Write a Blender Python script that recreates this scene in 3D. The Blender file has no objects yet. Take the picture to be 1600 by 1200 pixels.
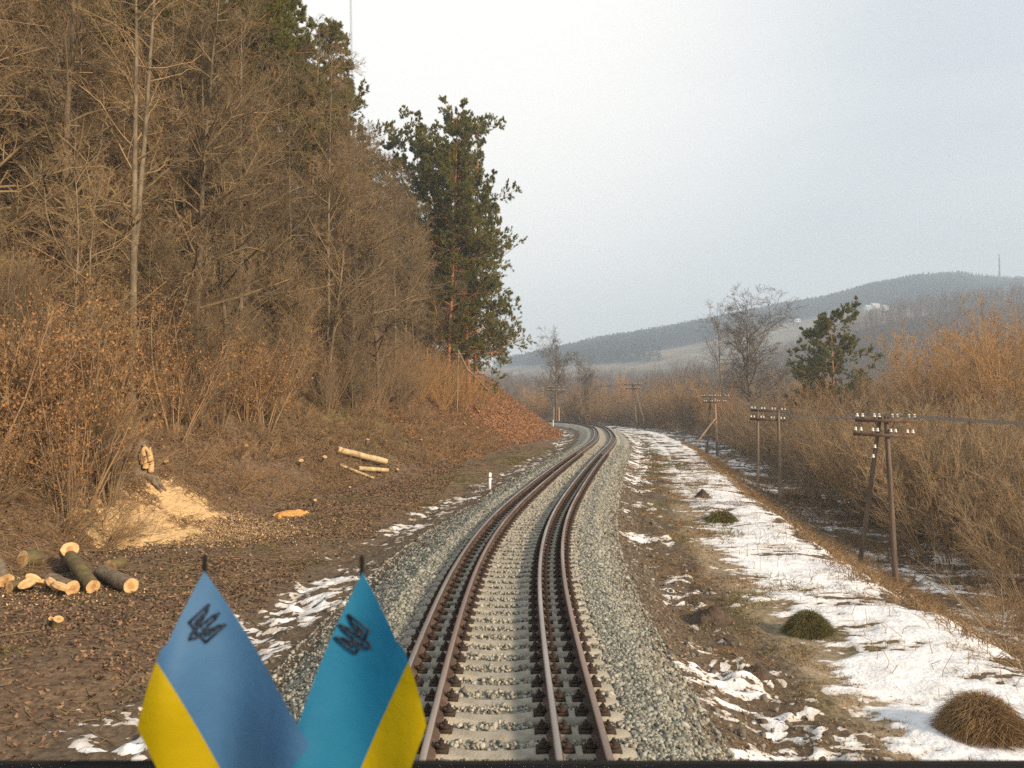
import bpy, math, random
import numpy as np
C = bpy.context.scene
rng = np.random.default_rng(7)
random.seed(7)
F, PX, HY, CZ = 1180.0, 800.0, 632.0, 3.0      # focal length in px of the 1600 px photo, centre, horizon row, eye height

# ------------------------------------------------------------------ camera, sky, sun, exposure
cd = bpy.data.cameras.new('camera'); cam = bpy.data.objects.new('camera', cd); C.collection.objects.link(cam)
cam.location = (0, 0, CZ); cam.rotation_euler = (math.radians(90) + math.atan((HY - 600) / F), 0, 0)
cd.sensor_width = 36; cd.lens = 36 * F / 1600; cd.clip_start = .05; cd.clip_end = 6000
cd.dof.use_dof = True; cd.dof.focus_distance = 30; cd.dof.aperture_fstop = 8.5
C.camera = cam
SUN = np.array([.74, -.62, .44]); SUN /= np.linalg.norm(SUN)
w = bpy.data.worlds.new('World'); C.world = w; w.use_nodes = True
nt = w.node_tree; nt.nodes.clear()
N = nt.nodes.new; LK = nt.links.new
wo = N('ShaderNodeOutputWorld'); mx = N('ShaderNodeMixShader'); b1 = N('ShaderNodeBackground'); b2 = N('ShaderNodeBackground')
sky = N('ShaderNodeTexSky'); sky.sky_type = 'NISHITA'; sky.sun_disc = False
sky.sun_elevation = math.asin(SUN[2]); sky.sun_rotation = math.atan2(SUN[0], SUN[1]); sky.air_density = 1.5; sky.dust_density = 3
b1.inputs[1].default_value = .1; LK(sky.outputs[0], b1.inputs[0])
tc = N('ShaderNodeTexCoord')
mp = N('ShaderNodeMapping'); mp.inputs['Scale'].default_value = (1.2, 1.2, 4.5); LK(tc.outputs['Generated'], mp.inputs[0])
nz = N('ShaderNodeTexNoise'); nz.inputs['Scale'].default_value = 1.6; nz.inputs['Detail'].default_value = 5; LK(mp.outputs[0], nz.inputs['Vector'])
cr = N('ShaderNodeValToRGB'); cr.color_ramp.elements[0].position = .3; cr.color_ramp.elements[1].position = .75
cr.color_ramp.elements[0].color = (.565, .605, .635, 1); cr.color_ramp.elements[1].color = (.72, .74, .745, 1)
LK(nz.outputs['Fac'], cr.inputs[0])
dt = N('ShaderNodeVectorMath'); dt.operation = 'DOT_PRODUCT'
d0 = np.array([-.20, 1, .56]); d0 /= np.linalg.norm(d0); dt.inputs[1].default_value = tuple(d0); LK(tc.outputs['Generated'], dt.inputs[0])
mr = N('ShaderNodeMapRange'); mr.interpolation_type = 'SMOOTHSTEP'; mr.inputs[1].default_value = .80; mr.inputs[2].default_value = 1.0; LK(dt.outputs['Value'], mr.inputs[0])
cm = N('ShaderNodeMixRGB'); cm.inputs[2].default_value = (1.04, .99, .92, 1); LK(mr.outputs[0], cm.inputs[0]); LK(cr.outputs[0], cm.inputs[1])
LK(cm.outputs[0], b2.inputs[0]); b2.inputs[1].default_value = .95
mx.inputs[0].default_value = .86; LK(b1.outputs[0], mx.inputs[1]); LK(b2.outputs[0], mx.inputs[2]); LK(mx.outputs[0], wo.inputs[0])
sl = bpy.data.lights.new('sun', 'SUN'); so = bpy.data.objects.new('sun', sl); C.collection.objects.link(so)
sl.energy = 4.3; sl.angle = math.radians(5); sl.color = (1, .78, .54)
from mathutils import Vector, Matrix
so.rotation_euler = Vector(SUN).to_track_quat('Z', 'Y').to_euler(); so.location = (60, -60, 60)
C.view_settings.view_transform = 'Standard'; C.view_settings.look = 'None'; C.view_settings.exposure = .48; C.view_settings.gamma = 1
cy = C.cycles; cy.max_bounces = 5; cy.diffuse_bounces = 3; cy.glossy_bounces = 2; cy.transmission_bounces = 3; cy.volume_bounces = 1; cy.transparent_max_bounces = 4
cy.use_denoising = False; cy.sample_clamp_indirect = 1.2; cy.sample_clamp_direct = 8

# ------------------------------------------------------------------ helpers
COL = C.collection
def at(px, py, D): return np.array([(px - PX) / F * D, D, CZ + (HY - py) / F * D])
def tag(o, label=None, cat=None, group=None, kind=None):
    for k, v in (('label', label), ('category', cat), ('group', group), ('kind', kind)):
        if v: o[k] = v
    return o
def mesh_np(name, V, Fs, mats=(), mi=None, smooth=False, attrs=None):
    V = np.asarray(V, np.float32); Fs = [np.asarray(f, np.int32) for f in (Fs if isinstance(Fs, (list, tuple)) else [Fs]) if len(f)]
    me = bpy.data.meshes.new(name); me.vertices.add(len(V)); me.vertices.foreach_set('co', V.ravel())
    tot = np.concatenate([np.full(len(f), f.shape[1], np.int32) for f in Fs]); idx = np.concatenate([f.ravel() for f in Fs])
    me.loops.add(len(idx)); me.loops.foreach_set('vertex_index', idx)
    me.polygons.add(len(tot)); st = np.concatenate([[0], np.cumsum(tot)[:-1]]).astype(np.int32)
    me.polygons.foreach_set('loop_start', st); me.polygons.foreach_set('loop_total', tot)
    for m in mats: me.materials.append(m)
    if mi is not None: me.polygons.foreach_set('material_index', np.asarray(mi, np.int32))
    me.update(calc_edges=True)
    if smooth: me.polygons.foreach_set('use_smooth', np.ones(len(tot), bool))
    for k, a in (attrs or {}).items():
        at_ = me.attributes.new(k, 'FLOAT', 'POINT'); at_.data.foreach_set('value', np.asarray(a, np.float32))
    me.validate(); return me
def link(name, me, parent=None, loc=(0, 0, 0), rot=(0, 0, 0), scale=(1, 1, 1)):
    o = bpy.data.objects.new(name, me); COL.objects.link(o); o.location = loc; o.rotation_euler = rot; o.scale = scale
    if parent: o.parent = parent
    return o
def copy_tree(o, parent=None):
    c = o.copy(); COL.objects.link(c)
    if parent: c.parent = parent
    for ch in o.children: copy_tree(ch, c)
    return c
class MB:                                       # collects verts and faces into one mesh
    def __init__(s): s.V = []; s.Q = []; s.T = []; s.n = 0; s.mq = []; s.mt = []
    def add(s, V, Fc, m=0):
        V = np.asarray(V, float); Fc = np.asarray(Fc, int)
        if len(Fc) == 0: return s
        if Fc.shape[1] == 4: s.Q.append(Fc + s.n); s.mq += [m] * len(Fc)
        else: s.T.append(Fc + s.n); s.mt += [m] * len(Fc)
        s.V.append(V); s.n += len(V); return s
    def box(s, a, b, m=0, M=None):
        (x0, y0, z0), (x1, y1, z1) = a, b
        V = np.array([[x0,y0,z0],[x1,y0,z0],[x1,y1,z0],[x0,y1,z0],[x0,y0,z1],[x1,y0,z1],[x1,y1,z1],[x0,y1,z1]], float)
        if M is not None: V = V @ M.T
        return s.add(V, [[0,3,2,1],[4,5,6,7],[0,1,5,4],[1,2,6,5],[2,3,7,6],[3,0,4,7]], m)
    def tube(s, P, R, n=8, m=0, cap=True):
        P = np.asarray(P, float)[None]; R = np.broadcast_to(np.asarray(R, float), (P.shape[1],))[None]
        V, Fq = tubes(P, R, n); k = P.shape[1]
        s.add(V, Fq, m)
        if cap:
            for ring, c in ((0, P[0, 0]), (k - 1, P[0, -1])):
                vv = np.vstack([V[ring * n:(ring + 1) * n], c]); f = [[i, (i + 1) % n, n] if ring else [(i + 1) % n, i, n] for i in range(n)]
                s.add(vv, f, m)
        return s
    def mesh(s, name, mats, smooth=False):
        return mesh_np(name, np.vstack(s.V), [np.vstack(q) for q in (s.Q, s.T) if q], mats, s.mq + s.mt, smooth)
    def build(s, name, mats, parent=None, smooth=False, **k):
        return link(name, s.mesh(name, mats if isinstance(mats, (list, tuple)) else [mats], smooth), parent, **k)
def nrm(a): return a / np.maximum(np.linalg.norm(a, axis=-1, keepdims=True), 1e-9)
def tubes(P, R, n):
    Nn, k, _ = P.shape
    T = nrm(np.gradient(P, axis=1) if k > 2 else np.repeat(P[:, 1:] - P[:, :1], 2, 1))
    D = nrm(P[:, -1] - P[:, 0]); ref = np.where(np.abs(D[:, 2:3]) > .85, np.array([[1., .13, 0]]), np.array([[0, 0, 1.]]))
    u = nrm(np.cross(T, ref[:, None, :])); v = np.cross(T, u)
    a = np.arange(n) * 2 * np.pi / n
    V = P[:, :, None] + R[:, :, None, None] * (np.cos(a)[None, None, :, None] * u[:, :, None] + np.sin(a)[None, None, :, None] * v[:, :, None])
    base = (np.arange(Nn) * k * n)[:, None, None] + (np.arange(k - 1) * n)[None, :, None]
    i = np.arange(n)[None, None]; j = (np.arange(n) + 1) % n; j = j[None, None]
    Fq = np.stack([base + i, base + j, base + n + j, base + n + i], -1).reshape(-1, 4)
    return V.reshape(-1, 3), Fq
def merge(parts):
    Vs, Qs, n = [], [], 0
    for V, Q in parts: Vs.append(V); Qs.append(Q + n); n += len(V)
    return np.vstack(Vs), np.vstack(Qs)
_tab = np.random.default_rng(3).random((256, 256))
def vn(x, y):
    xi = np.floor(x).astype(int); yi = np.floor(y).astype(int); fx = x - xi; fy = y - yi
    fx = fx * fx * (3 - 2 * fx); fy = fy * fy * (3 - 2 * fy); g = lambda a, b: _tab[a & 255, b & 255]
    return (g(xi, yi) * (1 - fx) + g(xi + 1, yi) * fx) * (1 - fy) + (g(xi, yi + 1) * (1 - fx) + g(xi + 1, yi + 1) * fx) * fy
def fbm(x, y, o=4, s=0.):
    r = 0; a = .5; t = 0
    for i in range(o):
        r = r + a * (vn(x + s + 17.3 * i, y - s + 9.1 * i) * 2 - 1); t += a; a *= .55; x = x * 2.03; y = y * 2.03
    return r / t
def sst(a, b, x): t = np.clip((x - a) / (b - a), 0, 1); return t * t * (3 - 2 * t)

# ------------------------------------------------------------------ materials
def mat(name, c1, c2=None, scale=8., rough=.85, bump=.0, bscale=None, metal=0., vec='Object', detail=5, c3=None, rnd=None, lo=.3, hi=.7, transl=0., stretch=None, bdist=.02, spec=.3):
    m = bpy.data.materials.new(name); m.use_nodes = True; t = m.node_tree; n = t.nodes; l = t.links.new
    b = n['Principled BSDF']; b.inputs['Roughness'].default_value = rough; b.inputs['Metallic'].default_value = metal; b.inputs['Specular IOR Level'].default_value = spec
    col = None
    tcn = n.new('ShaderNodeTexCoord'); src = tcn.outputs[vec]
    if stretch:
        mpn = n.new('ShaderNodeMapping'); mpn.inputs['Scale'].default_value = stretch; l(src, mpn.inputs[0]); src = mpn.outputs[0]
    if c2 is not None:
        x = n.new('ShaderNodeTexNoise'); x.inputs['Scale'].default_value = scale; x.inputs['Detail'].default_value = detail; l(src, x.inputs['Vector'])
        r = n.new('ShaderNodeValToRGB'); e = r.color_ramp.elements; e[0].position = lo; e[1].position = hi; e[0].color = (*c1, 1); e[1].color = (*c2, 1)
        if c3 is not None: q = e.new((lo + hi) / 2); q.color = (*c3, 1)
        l(x.outputs['Fac'], r.inputs[0]); col = r.outputs[0]
    if rnd:                                     # (kind, colour, amount): varied per object or per leaf
        kind, rc, am = rnd
        g = n.new('ShaderNodeNewGeometry' if kind == 'island' else 'ShaderNodeObjectInfo'); o = g.outputs['Random Per Island'] if kind == 'island' else g.outputs['Random']
        mu = n.new('ShaderNodeMath'); mu.operation = 'MULTIPLY'; mu.inputs[1].default_value = am; l(o, mu.inputs[0])
        k = n.new('ShaderNodeMixRGB'); l(mu.outputs[0], k.inputs[0]); k.inputs[2].default_value = (*rc, 1)
        if col: l(col, k.inputs[1])
        else: k.inputs[1].default_value = (*c1, 1)
        col = k.outputs[0]
    if col: l(col, b.inputs['Base Color'])
    else: b.inputs['Base Color'].default_value = (*c1, 1)
    if bump:
        x2 = n.new('ShaderNodeTexNoise'); x2.inputs['Scale'].default_value = bscale or scale * 3; x2.inputs['Detail'].default_value = 6; l(src, x2.inputs['Vector'])
        bp = n.new('ShaderNodeBump'); bp.inputs['Strength'].default_value = bump; bp.inputs['Distance'].default_value = bdist; l(x2.outputs['Fac'], bp.inputs['Height']); l(bp.outputs[0], b.inputs['Normal'])
    if transl:
        tr = n.new('ShaderNodeBsdfTranslucent'); ms = n.new('ShaderNodeMixShader'); ms.inputs[0].default_value = transl
        if col: l(col, tr.inputs[0])
        else: tr.inputs[0].default_value = (*c1, 1)
        l(b.outputs[0], ms.inputs[1]); l(tr.outputs[0], ms.inputs[2]); l(ms.outputs[0], n['Material Output'].inputs[0])
    return m
M = {}
M['twig'] = mat('twig_bark', (.25, .17, .086), (.36, .25, .128), 1.2, .9, rnd=('object', (.13, .10, .06), .9))
M['bark'] = mat('tree_bark', (.075, .055, .038), (.22, .165, .11), 5, .95, bump=.8, bscale=18, stretch=(1, 1, .25))
M['pale_bark'] = mat('pale_bark', (.13, .10, .065), (.29, .23, .15), 6, .9, bump=.5, bscale=14, stretch=(1, 1, .5))
M['birch'] = mat('birch_bark', (.45, .42, .37), (.7, .68, .62), 5, .8, lo=.35, hi=.5)
M['pinebark'] = mat('pine_bark', (.20, .085, .04), (.50, .225, .10), 4, .95, bump=.9, bscale=14, stretch=(1, 1, .35))
M['needle'] = mat('pine_needles', (.21, .20, .04), (.31, .28, .065), 1.0, .7, rnd=('island', (.10, .105, .03), .8), transl=.45)
M['leaf'] = mat('brown_leaves', (.46, .245, .09), rough=.8, rnd=('island', (.20, .105, .045), 1.0), transl=.25)
M['litter'] = mat('fallen_leaves', (.27, .165, .09), rough=.85, rnd=('island', (.085, .05, .032), 1.0), spec=.2)
M['litter_red'] = mat('fallen_beech_leaves', (.40, .205, .088), rough=.85, rnd=('island', (.16, .08, .042), 1.0), spec=.2)
M['brush'] = mat('brush_twigs', (.26, .165, .085), (.36, .24, .13), 1.0, .9, rnd=('object', (.20, .145, .085), .7))
M['willow'] = mat('willow_twigs', (.27, .18, .098), (.385, .265, .14), .5, .9, rnd=('object', (.22, .165, .105), .9))
M['willow_orange'] = mat('orange_willow_twigs', (.38, .215, .085), (.46, .28, .12), .5, .9, rnd=('object', (.26, .16, .07), .6))
M['greytwig'] = mat('grey_twigs', (.17, .145, .12), (.26, .225, .185), 1., .9)
M['concrete'] = mat('concrete', (.22, .20, .162), (.37, .34, .28), 5, .9, bump=.6, bscale=40, rnd=('object', (.26, .235, .18), .6), c3=(.33, .30, .24), detail=8)
M['clip'] = mat('rusty_fastening', (.022, .015, .011), (.06, .04, .03), 14, .85, bump=.5, bscale=40)
M['rust'] = mat('rail_rust', (.05, .033, .024), (.115, .077, .056), 3.5, .85, bump=.3, bscale=30, c3=(.08, .052, .038))
M['steel'] = mat('rail_head', (.25, .225, .205), (.45, .42, .40), 2.2, .42, metal=.65, stretch=(1.5, .12, 1.5), c3=(.32, .285, .26), spec=.5)
M['steel_rusty'] = mat('rusty_rail_head', (.19, .155, .135), (.38, .335, .30), 2.2, .5, metal=.5, stretch=(1.5, .12, 1.5), c3=(.28, .2, .16), spec=.5)
M['stone'] = mat('ballast_stone', (.37, .365, .31), rough=.9, rnd=('island', (.11, .11, .09), 1.0), bump=.3, bscale=60)
M['snow'] = mat('snow', (.76, .77, .79), (.57, .56, .54), 3.0, .7, bump=.6, bscale=14, bdist=.05, lo=.45, hi=.85)
t_ = M['snow'].node_tree; a_ = t_.nodes.new('ShaderNodeAttribute'); a_.attribute_name = 'thick'; k_ = t_.nodes.new('ShaderNodeMixRGB'); k_.inputs[1].default_value = (.40, .36, .31, 1)
b_ = t_.nodes['Principled BSDF'].inputs['Base Color']; t_.links.new(b_.links[0].from_socket, k_.inputs[2]); t_.links.new(a_.outputs['Fac'], k_.inputs[0]); t_.links.new(k_.outputs[0], b_)
M['wood_pole'] = mat('pole_wood', (.085, .058, .042), (.19, .138, .10), 2.5, .9, bump=.6, bscale=12, stretch=(4, 4, .3))
M['wood_grey'] = mat('weathered_pole_wood', (.15, .11, .08), (.30, .235, .17), 2.5, .9, bump=.6, bscale=12, stretch=(4, 4, .3))
M['wood_tan'] = mat('tan_pole_wood', (.27, .18, .11), (.46, .33, .21), 2.5, .9, bump=.6, bscale=12, stretch=(4, 4, .3))
M['arm'] = mat('crossarm_wood', (.06, .035, .025), (.13, .08, .055), 4, .9)
M['porcelain'] = mat('white_porcelain', (.68, .66, .60), rough=.25, spec=.5)
M['iron'] = mat('dark_iron', (.03, .025, .022), rough=.6)
M['wire'] = mat('wire', (.16, .15, .14), rough=.5)
M['cut'] = mat('cut_wood', (.36, .215, .095), (.62, .43, .23), 9, .85, c3=(.52, .34, .16))
M['heart'] = mat('heartwood', (.30, .15, .055), (.52, .31, .135), 9, .85)
M['logbark'] = mat('log_bark', (.085, .062, .042), (.23, .18, .125), 7, .95, bump=.8, bscale=24)
M['moss'] = mat('mossy_bark', (.06, .07, .016), (.15, .135, .04), 6, .95, bump=.8, bscale=24, c3=(.11, .08, .045))
M['peeled'] = mat('peeled_log', (.33, .24, .12), (.55, .43, .25), 4, .85, stretch=(1, 1, .4))
M['sawdust'] = mat('sawdust', (.42, .27, .12), (.66, .48, .26), 22, .95, bump=.8, bscale=50)
M['sawchip'] = mat('wood_chips', (.64, .46, .25), rough=.9, rnd=('island', (.45, .28, .13), .9))
M['white_paint'] = mat('white_post_paint', (.72, .71, .68), (.84, .83, .8), 8, .7)
M['grass'] = mat('green_grass', (.20, .175, .06), rough=.8, rnd=('island', (.085, .075, .028), .95), transl=.2)
M['straw'] = mat('dry_grass', (.36, .24, .115), rough=.85, rnd=('island', (.16, .095, .05), 1.0), transl=.15)
M['soil'] = mat('dark_soil', (.05, .034, .023), (.115, .08, .055), 6, .95, bump=1., bscale=16, bdist=.05)
M['blue'] = mat('blue_cloth', (.075, .195, .38), rough=.6, transl=.45, bump=.35, bscale=14, bdist=.012)
M['cyan'] = mat('cyan_blue_cloth', (.02, .20, .37), rough=.6, transl=.45, bump=.35, bscale=14, bdist=.012)
M['yellow'] = mat('yellow_cloth', (.50, .37, .004), rough=.6, transl=.4, bump=.35, bscale=14, bdist=.012)
M['ink'] = mat('black_print', (.012, .02, .035), rough=.6)
M['blackplastic'] = mat('black_plastic', (.012, .011, .01), rough=.75, spec=.15)
M['antenna'] = mat('grey_antenna', (.07, .055, .05), rough=.5)
M['wall'] = mat('white_render', (.6, .6, .58), rough=.8)
M['roof'] = mat('snowy_roof', (.55, .55, .56), rough=.8)
M['hillwood'] = mat('far_trees', (.028, .034, .038), rough=.9, rnd=('island', (.018, .026, .026), 1.0))
M['farbare'] = mat('far_bare_trees', (.20, .155, .12), rough=.9, rnd=('island', (.13, .105, .085), 1.0))
M['farconifer'] = mat('far_conifers', (.04, .055, .03), rough=.9)

# ------------------------------------------------------------------ the line of the track and the terrain
ctrl = np.array([(-.17,-30),(-.17,-12),(-.175,0),(-.175,6.3),(-.14,13),(.40,20),(1.9,30),(4.05,42.7),(7.3,61),(9.2,75),(11,93),(11.8,107),(11.1,124),(8.0,136.5),(2.2,147),(-9,158),(-26,169),(-60,180),(-100,186)], float)
def catmull(P, step):
    out = []
    for i in range(len(P) - 1):
        p0, p1, p2, p3 = P[max(i - 1, 0)], P[i], P[i + 1], P[min(i + 2, len(P) - 1)]
        n = max(2, int(np.linalg.norm(p2 - p1) / step)); t = np.linspace(0, 1, n, endpoint=False)[:, None]
        out.append(.5 * (2 * p1 + (p2 - p0) * t + (2 * p0 - 5 * p1 + 4 * p2 - p3) * t ** 2 + (3 * p1 - p0 - 3 * p2 + p3) * t ** 3))
    return np.vstack(out + [P[-1:]])
path = catmull(ctrl, .25)
k = 25; ker = np.hanning(2 * k + 1); ker /= ker.sum()
pad = np.vstack([path[0] + (path[0] - path[1]) * np.arange(k, 0, -1)[:, None], path, path[-1] + (path[-1] - path[-2]) * np.arange(1, k + 1)[:, None]])
path = np.stack([np.convolve(pad[:, i], ker, 'valid') for i in (0, 1)], 1)
arc = np.concatenate([[0], np.cumsum(np.linalg.norm(np.diff(path, axis=0), axis=1))])
def pos(s): return np.stack([np.interp(s, arc, path[:, 0]), np.interp(s, arc, path[:, 1])], -1)
def tang(s): return nrm(pos(np.asarray(s) + .3) - pos(np.asarray(s) - .3))
S0 = float(np.interp(0, path[:, 1], arc))      # arc length abreast of the camera
cs = np.arange(0, arc[-1], 1.0); cp = pos(cs); ct = tang(cs)
def track_st(x, y):
    x = np.asarray(x, float).ravel(); y = np.asarray(y, float).ravel(); s = np.empty_like(x); t = np.empty_like(x)
    for i in range(0, len(x), 20000):
        X = x[i:i + 20000]; Y = y[i:i + 20000]
        d2 = (X[:, None] - cp[None, :, 0]) ** 2 + (Y[:, None] - cp[None, :, 1]) ** 2; j = d2.argmin(1)
        dx = X - cp[j, 0]; dy = Y - cp[j, 1]; al = dx * ct[j, 0] + dy * ct[j, 1]
        s[i:i + 20000] = cs[j] + np.clip(al, -.6, .6)
        lat = dx * ct[j, 1] - dy * ct[j, 0]; dist = np.sqrt(d2[np.arange(len(j)), j])
        t[i:i + 20000] = np.where(np.abs(al) > .7, np.sign(lat) * dist, lat)
    return s, t
def toe_of(y): return np.interp(y, [0, 15, 22, 32, 41, 66, 84, 100, 130, 185], [10.4, 10.7, 10.6, 10.0, 9.2, 8.8, 5.6, 5.2, 5.2, 5.2])
def height(x, y, micro=True, st=None):
    shp = np.shape(x); x = np.asarray(x, float).ravel(); y = np.asarray(y, float).ravel()
    s, t = st if st is not None else track_st(x, y)
    yp = np.interp(s, arc, path[:, 1]); a = np.abs(t)
    z = np.interp(t, [-6.5, -5.2, -4.4, -2.9, -1.75, 0, 1.75, 3.0, 4.6, 7.0, 7.7, 9.0, 11.8, 14, 400], [-.80, -.92, -1.0, -.72, -.245, -.245, -.245, -.72, -.78, -.74, -.82, -1.75, -3.15, -3.3, -3.3])
    far = sst(85, 125, yp)
    z = np.where(t > 7, z * (1 - far) + far * np.maximum(z, -1.2 - .02 * (t - 7)), z)
    d = -t - toe_of(yp)
    rise = np.where(d > 0, 0.72 * d, 0); rise = rise - .32 * np.clip(1.2 - np.abs(d), 0, 1.2) ** 2 / -2.4 * 1.0
    cap = 12.5; rise = np.where(rise > cap - 4, cap - 4 + 4 * (1 - np.exp(-(rise - cap + 4) / 4)) + .02 * np.maximum(d - 15, 0), rise)
    z = z + rise
    if micro:
        off = sst(2.6, 3.4, a)
        lump = .05 * fbm(x * 1.7, y * 1.7, 4) + .10 * fbm(x * .45, y * .45, 3, 5.)
        mud = np.exp(-((t - 3.6) / .8) ** 2) * sst(6, 9, yp) + np.exp(-((t + 4.4) / .9) ** 2)
        z = z + off * lump + mud * .17 * fbm(x * 2.6, y * 2.6, 4, 11.) + np.clip(d, 0, 4) * .09 * fbm(x * .6, y * .6, 4, 21.)
        z = z + sst(7, 9, t) * .12 * fbm(x * .8, y * .8, 4, 31.)
        z = z + (1 - off) * sst(1.5, 1.9, a) * .03 * fbm(x * 5, y * 5, 2)
    return z.reshape(shp)
def gz(x, y): return float(height(np.array([x]), np.array([y]))[0])

def axis(segs):                                # [(from, to, step), ...]
    return np.unique(np.concatenate([np.arange(a, b, st) for a, b, st in segs] + [[segs[-1][1]]]))
gx = axis([(-140, -60, 3), (-60, -30, .6), (-30, -16, .28), (-16, 14, .13), (14, 40, .4), (40, 110, 1.6), (110, 260, 6)])
gy = axis([(-40, 2, 2), (2, 22, .13), (22, 45, .22), (45, 90, .45), (90, 180, 1.2), (180, 330, 5)])
GX, GY = np.meshgrid(gx, gy); st = track_st(GX, GY); S_, T_ = st
GZ = height(GX, GY, True, st).ravel(); yp = np.interp(S_, arc, path[:, 1]); D_ = -T_ - toe_of(yp)
x_, y_ = GX.ravel(), GY.ravel()
nz1 = fbm(x_ * .9, y_ * .9, 4, 3.); nz2 = fbm(x_ * .35, y_ * .35, 3, 8.)
a_bal = sst(3.0, 2.4, np.abs(T_) + .4 * nz1 + np.where(T_ > 0, .55, 0.05))
a_path = np.exp(-((T_ - 4.75 - .25 * nz2) / .62) ** 2) * sst(75, 45, yp) * (.75 + .5 * nz1)
a_leaf = sst(-4.6, -6.2, T_ + .8 * nz1)
a_red = sst(48, 66, yp) * sst(-1, 1.5, D_) * sst(22, 8, D_)
a_grass = np.clip(.5 * sst(.0, .5, nz2 + .2) * sst(3.0, 3.6, T_) * sst(8, 5, T_) + .75 * np.exp(-((y_ - 44) / 9) ** 2) * np.exp(-((D_ - 4.5) / 3.5) ** 2) + .5 * np.exp(-((D_ + 3.5) / 2.0) ** 2) * sst(.1, .5, nz1 + nz2 + .2), 0, 1)
a_dust = sst(.0, .9, .9 - np.hypot((x_ + 9.2) / 4.2, (y_ - 23) / 4.5) + .5 * nz1)
ni, nj = len(gy), len(gx); I = np.arange(ni * nj).reshape(ni, nj)
GF = np.stack([I[:-1, :-1], I[:-1, 1:], I[1:, 1:], I[1:, :-1]], -1).reshape(-1, 4)

def ground_material():
    m = bpy.data.materials.new('ground'); m.use_nodes = True; t = m.node_tree; n = t.nodes; l = t.links.new; b = n['Principled BSDF']; b.inputs['Roughness'].default_value = .95; b.inputs['Specular IOR Level'].default_value = .15
    tcn = n.new('ShaderNodeTexCoord'); ob = tcn.outputs['Object']
    def noise(sc, d=6):
        x = n.new('ShaderNodeTexNoise'); x.inputs['Scale'].default_value = sc; x.inputs['Detail'].default_value = d; x.inputs['Roughness'].default_value = .65; l(ob, x.inputs['Vector']); return x.outputs['Fac']
    def ramp(f, *cs):
        r = n.new('ShaderNodeValToRGB'); e = r.color_ramp.elements
        while len(e) < len(cs): e.new(.5)
        for q, (p, c) in zip(e, cs): q.position = p; q.color = (*c, 1)
        l(f, r.inputs[0]); return r.outputs[0]
    fine = noise(9); big = noise(1.2); vf = noise(30, 3)
    def mixby(attr, c0, c1, edge=.5):
        at_ = n.new('ShaderNodeAttribute'); at_.attribute_name = attr
        ad = n.new('ShaderNodeMath'); ad.operation = 'MULTIPLY_ADD'; l(fine, ad.inputs[0]); ad.inputs[1].default_value = edge; 
        sb = n.new('ShaderNodeMath'); sb.operation = 'SUBTRACT'; l(at_.outputs['Fac'], sb.inputs[0]); sb.inputs[1].default_value = edge * .5; l(sb.outputs[0], ad.inputs[2])
        r = n.new('ShaderNodeMapRange'); r.interpolation_type = 'SMOOTHSTEP'; r.inputs[1].default_value = .15; r.inputs[2].default_value = .75; l(ad.outputs[0], r.inputs[0])
        k = n.new('ShaderNodeMixRGB'); l(r.outputs[0], k.inputs[0]); l(c0, k.inputs[1]); l(c1, k.inputs[2]); return k.outputs[0]
    c = ramp(fine, (.28, (.052, .038, .027)), (.5, (.11, .082, .056)), (.72, (.17, .13, .09)))                     # bare mud
    c = mixby('leaf', c, ramp(fine, (.3, (.065, .043, .03)), (.5, (.14, .094, .06)), (.7, (.22, .155, .095))))
    c = mixby('red', c, ramp(fine, (.3, (.12, .058, .03)), (.5, (.24, .12, .056)), (.7, (.35, .19, .09))))
    c = mixby('grass', c, ramp(fine, (.3, (.075, .07, .028)), (.7, (.21, .175, .075))), .8)
    c = mixby('path', c, ramp(fine, (.3, (.20, .155, .10)), (.7, (.34, .275, .19))), .7)
    c = mixby('dust', c, ramp(vf, (.35, (.22, .13, .075)), (.6, (.46, .32, .2))), .9)
    vo = n.new('ShaderNodeTexVoronoi'); vo.inputs['Scale'].default_value = 19; l(ob, vo.inputs['Vector'])
    sep = n.new('ShaderNodeSeparateColor'); l(vo.outputs['Color'], sep.inputs[0])
    c = mixby('ballast', c, ramp(sep.outputs[0], (.0, (.11, .11, .095)), (.5, (.27, .27, .235)), (1., (.42, .42, .37))), .5)
    l(c, b.inputs['Base Color'])
    bp = n.new('ShaderNodeBump'); bp.inputs['Strength'].default_value = .9; bp.inputs['Distance'].default_value = .05; l(fine, bp.inputs['Height']); l(bp.outputs[0], b.inputs['Normal'])
    return m
M['ground'] = ground_material()
g = link('ground', mesh_np('ground', np.stack([x_, y_, GZ], 1), GF, [M['ground']], smooth=True, attrs=dict(leaf=a_leaf, red=a_red, grass=a_grass, path=a_path, dust=a_dust, ballast=a_bal))); tag(g, kind='structure')

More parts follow.
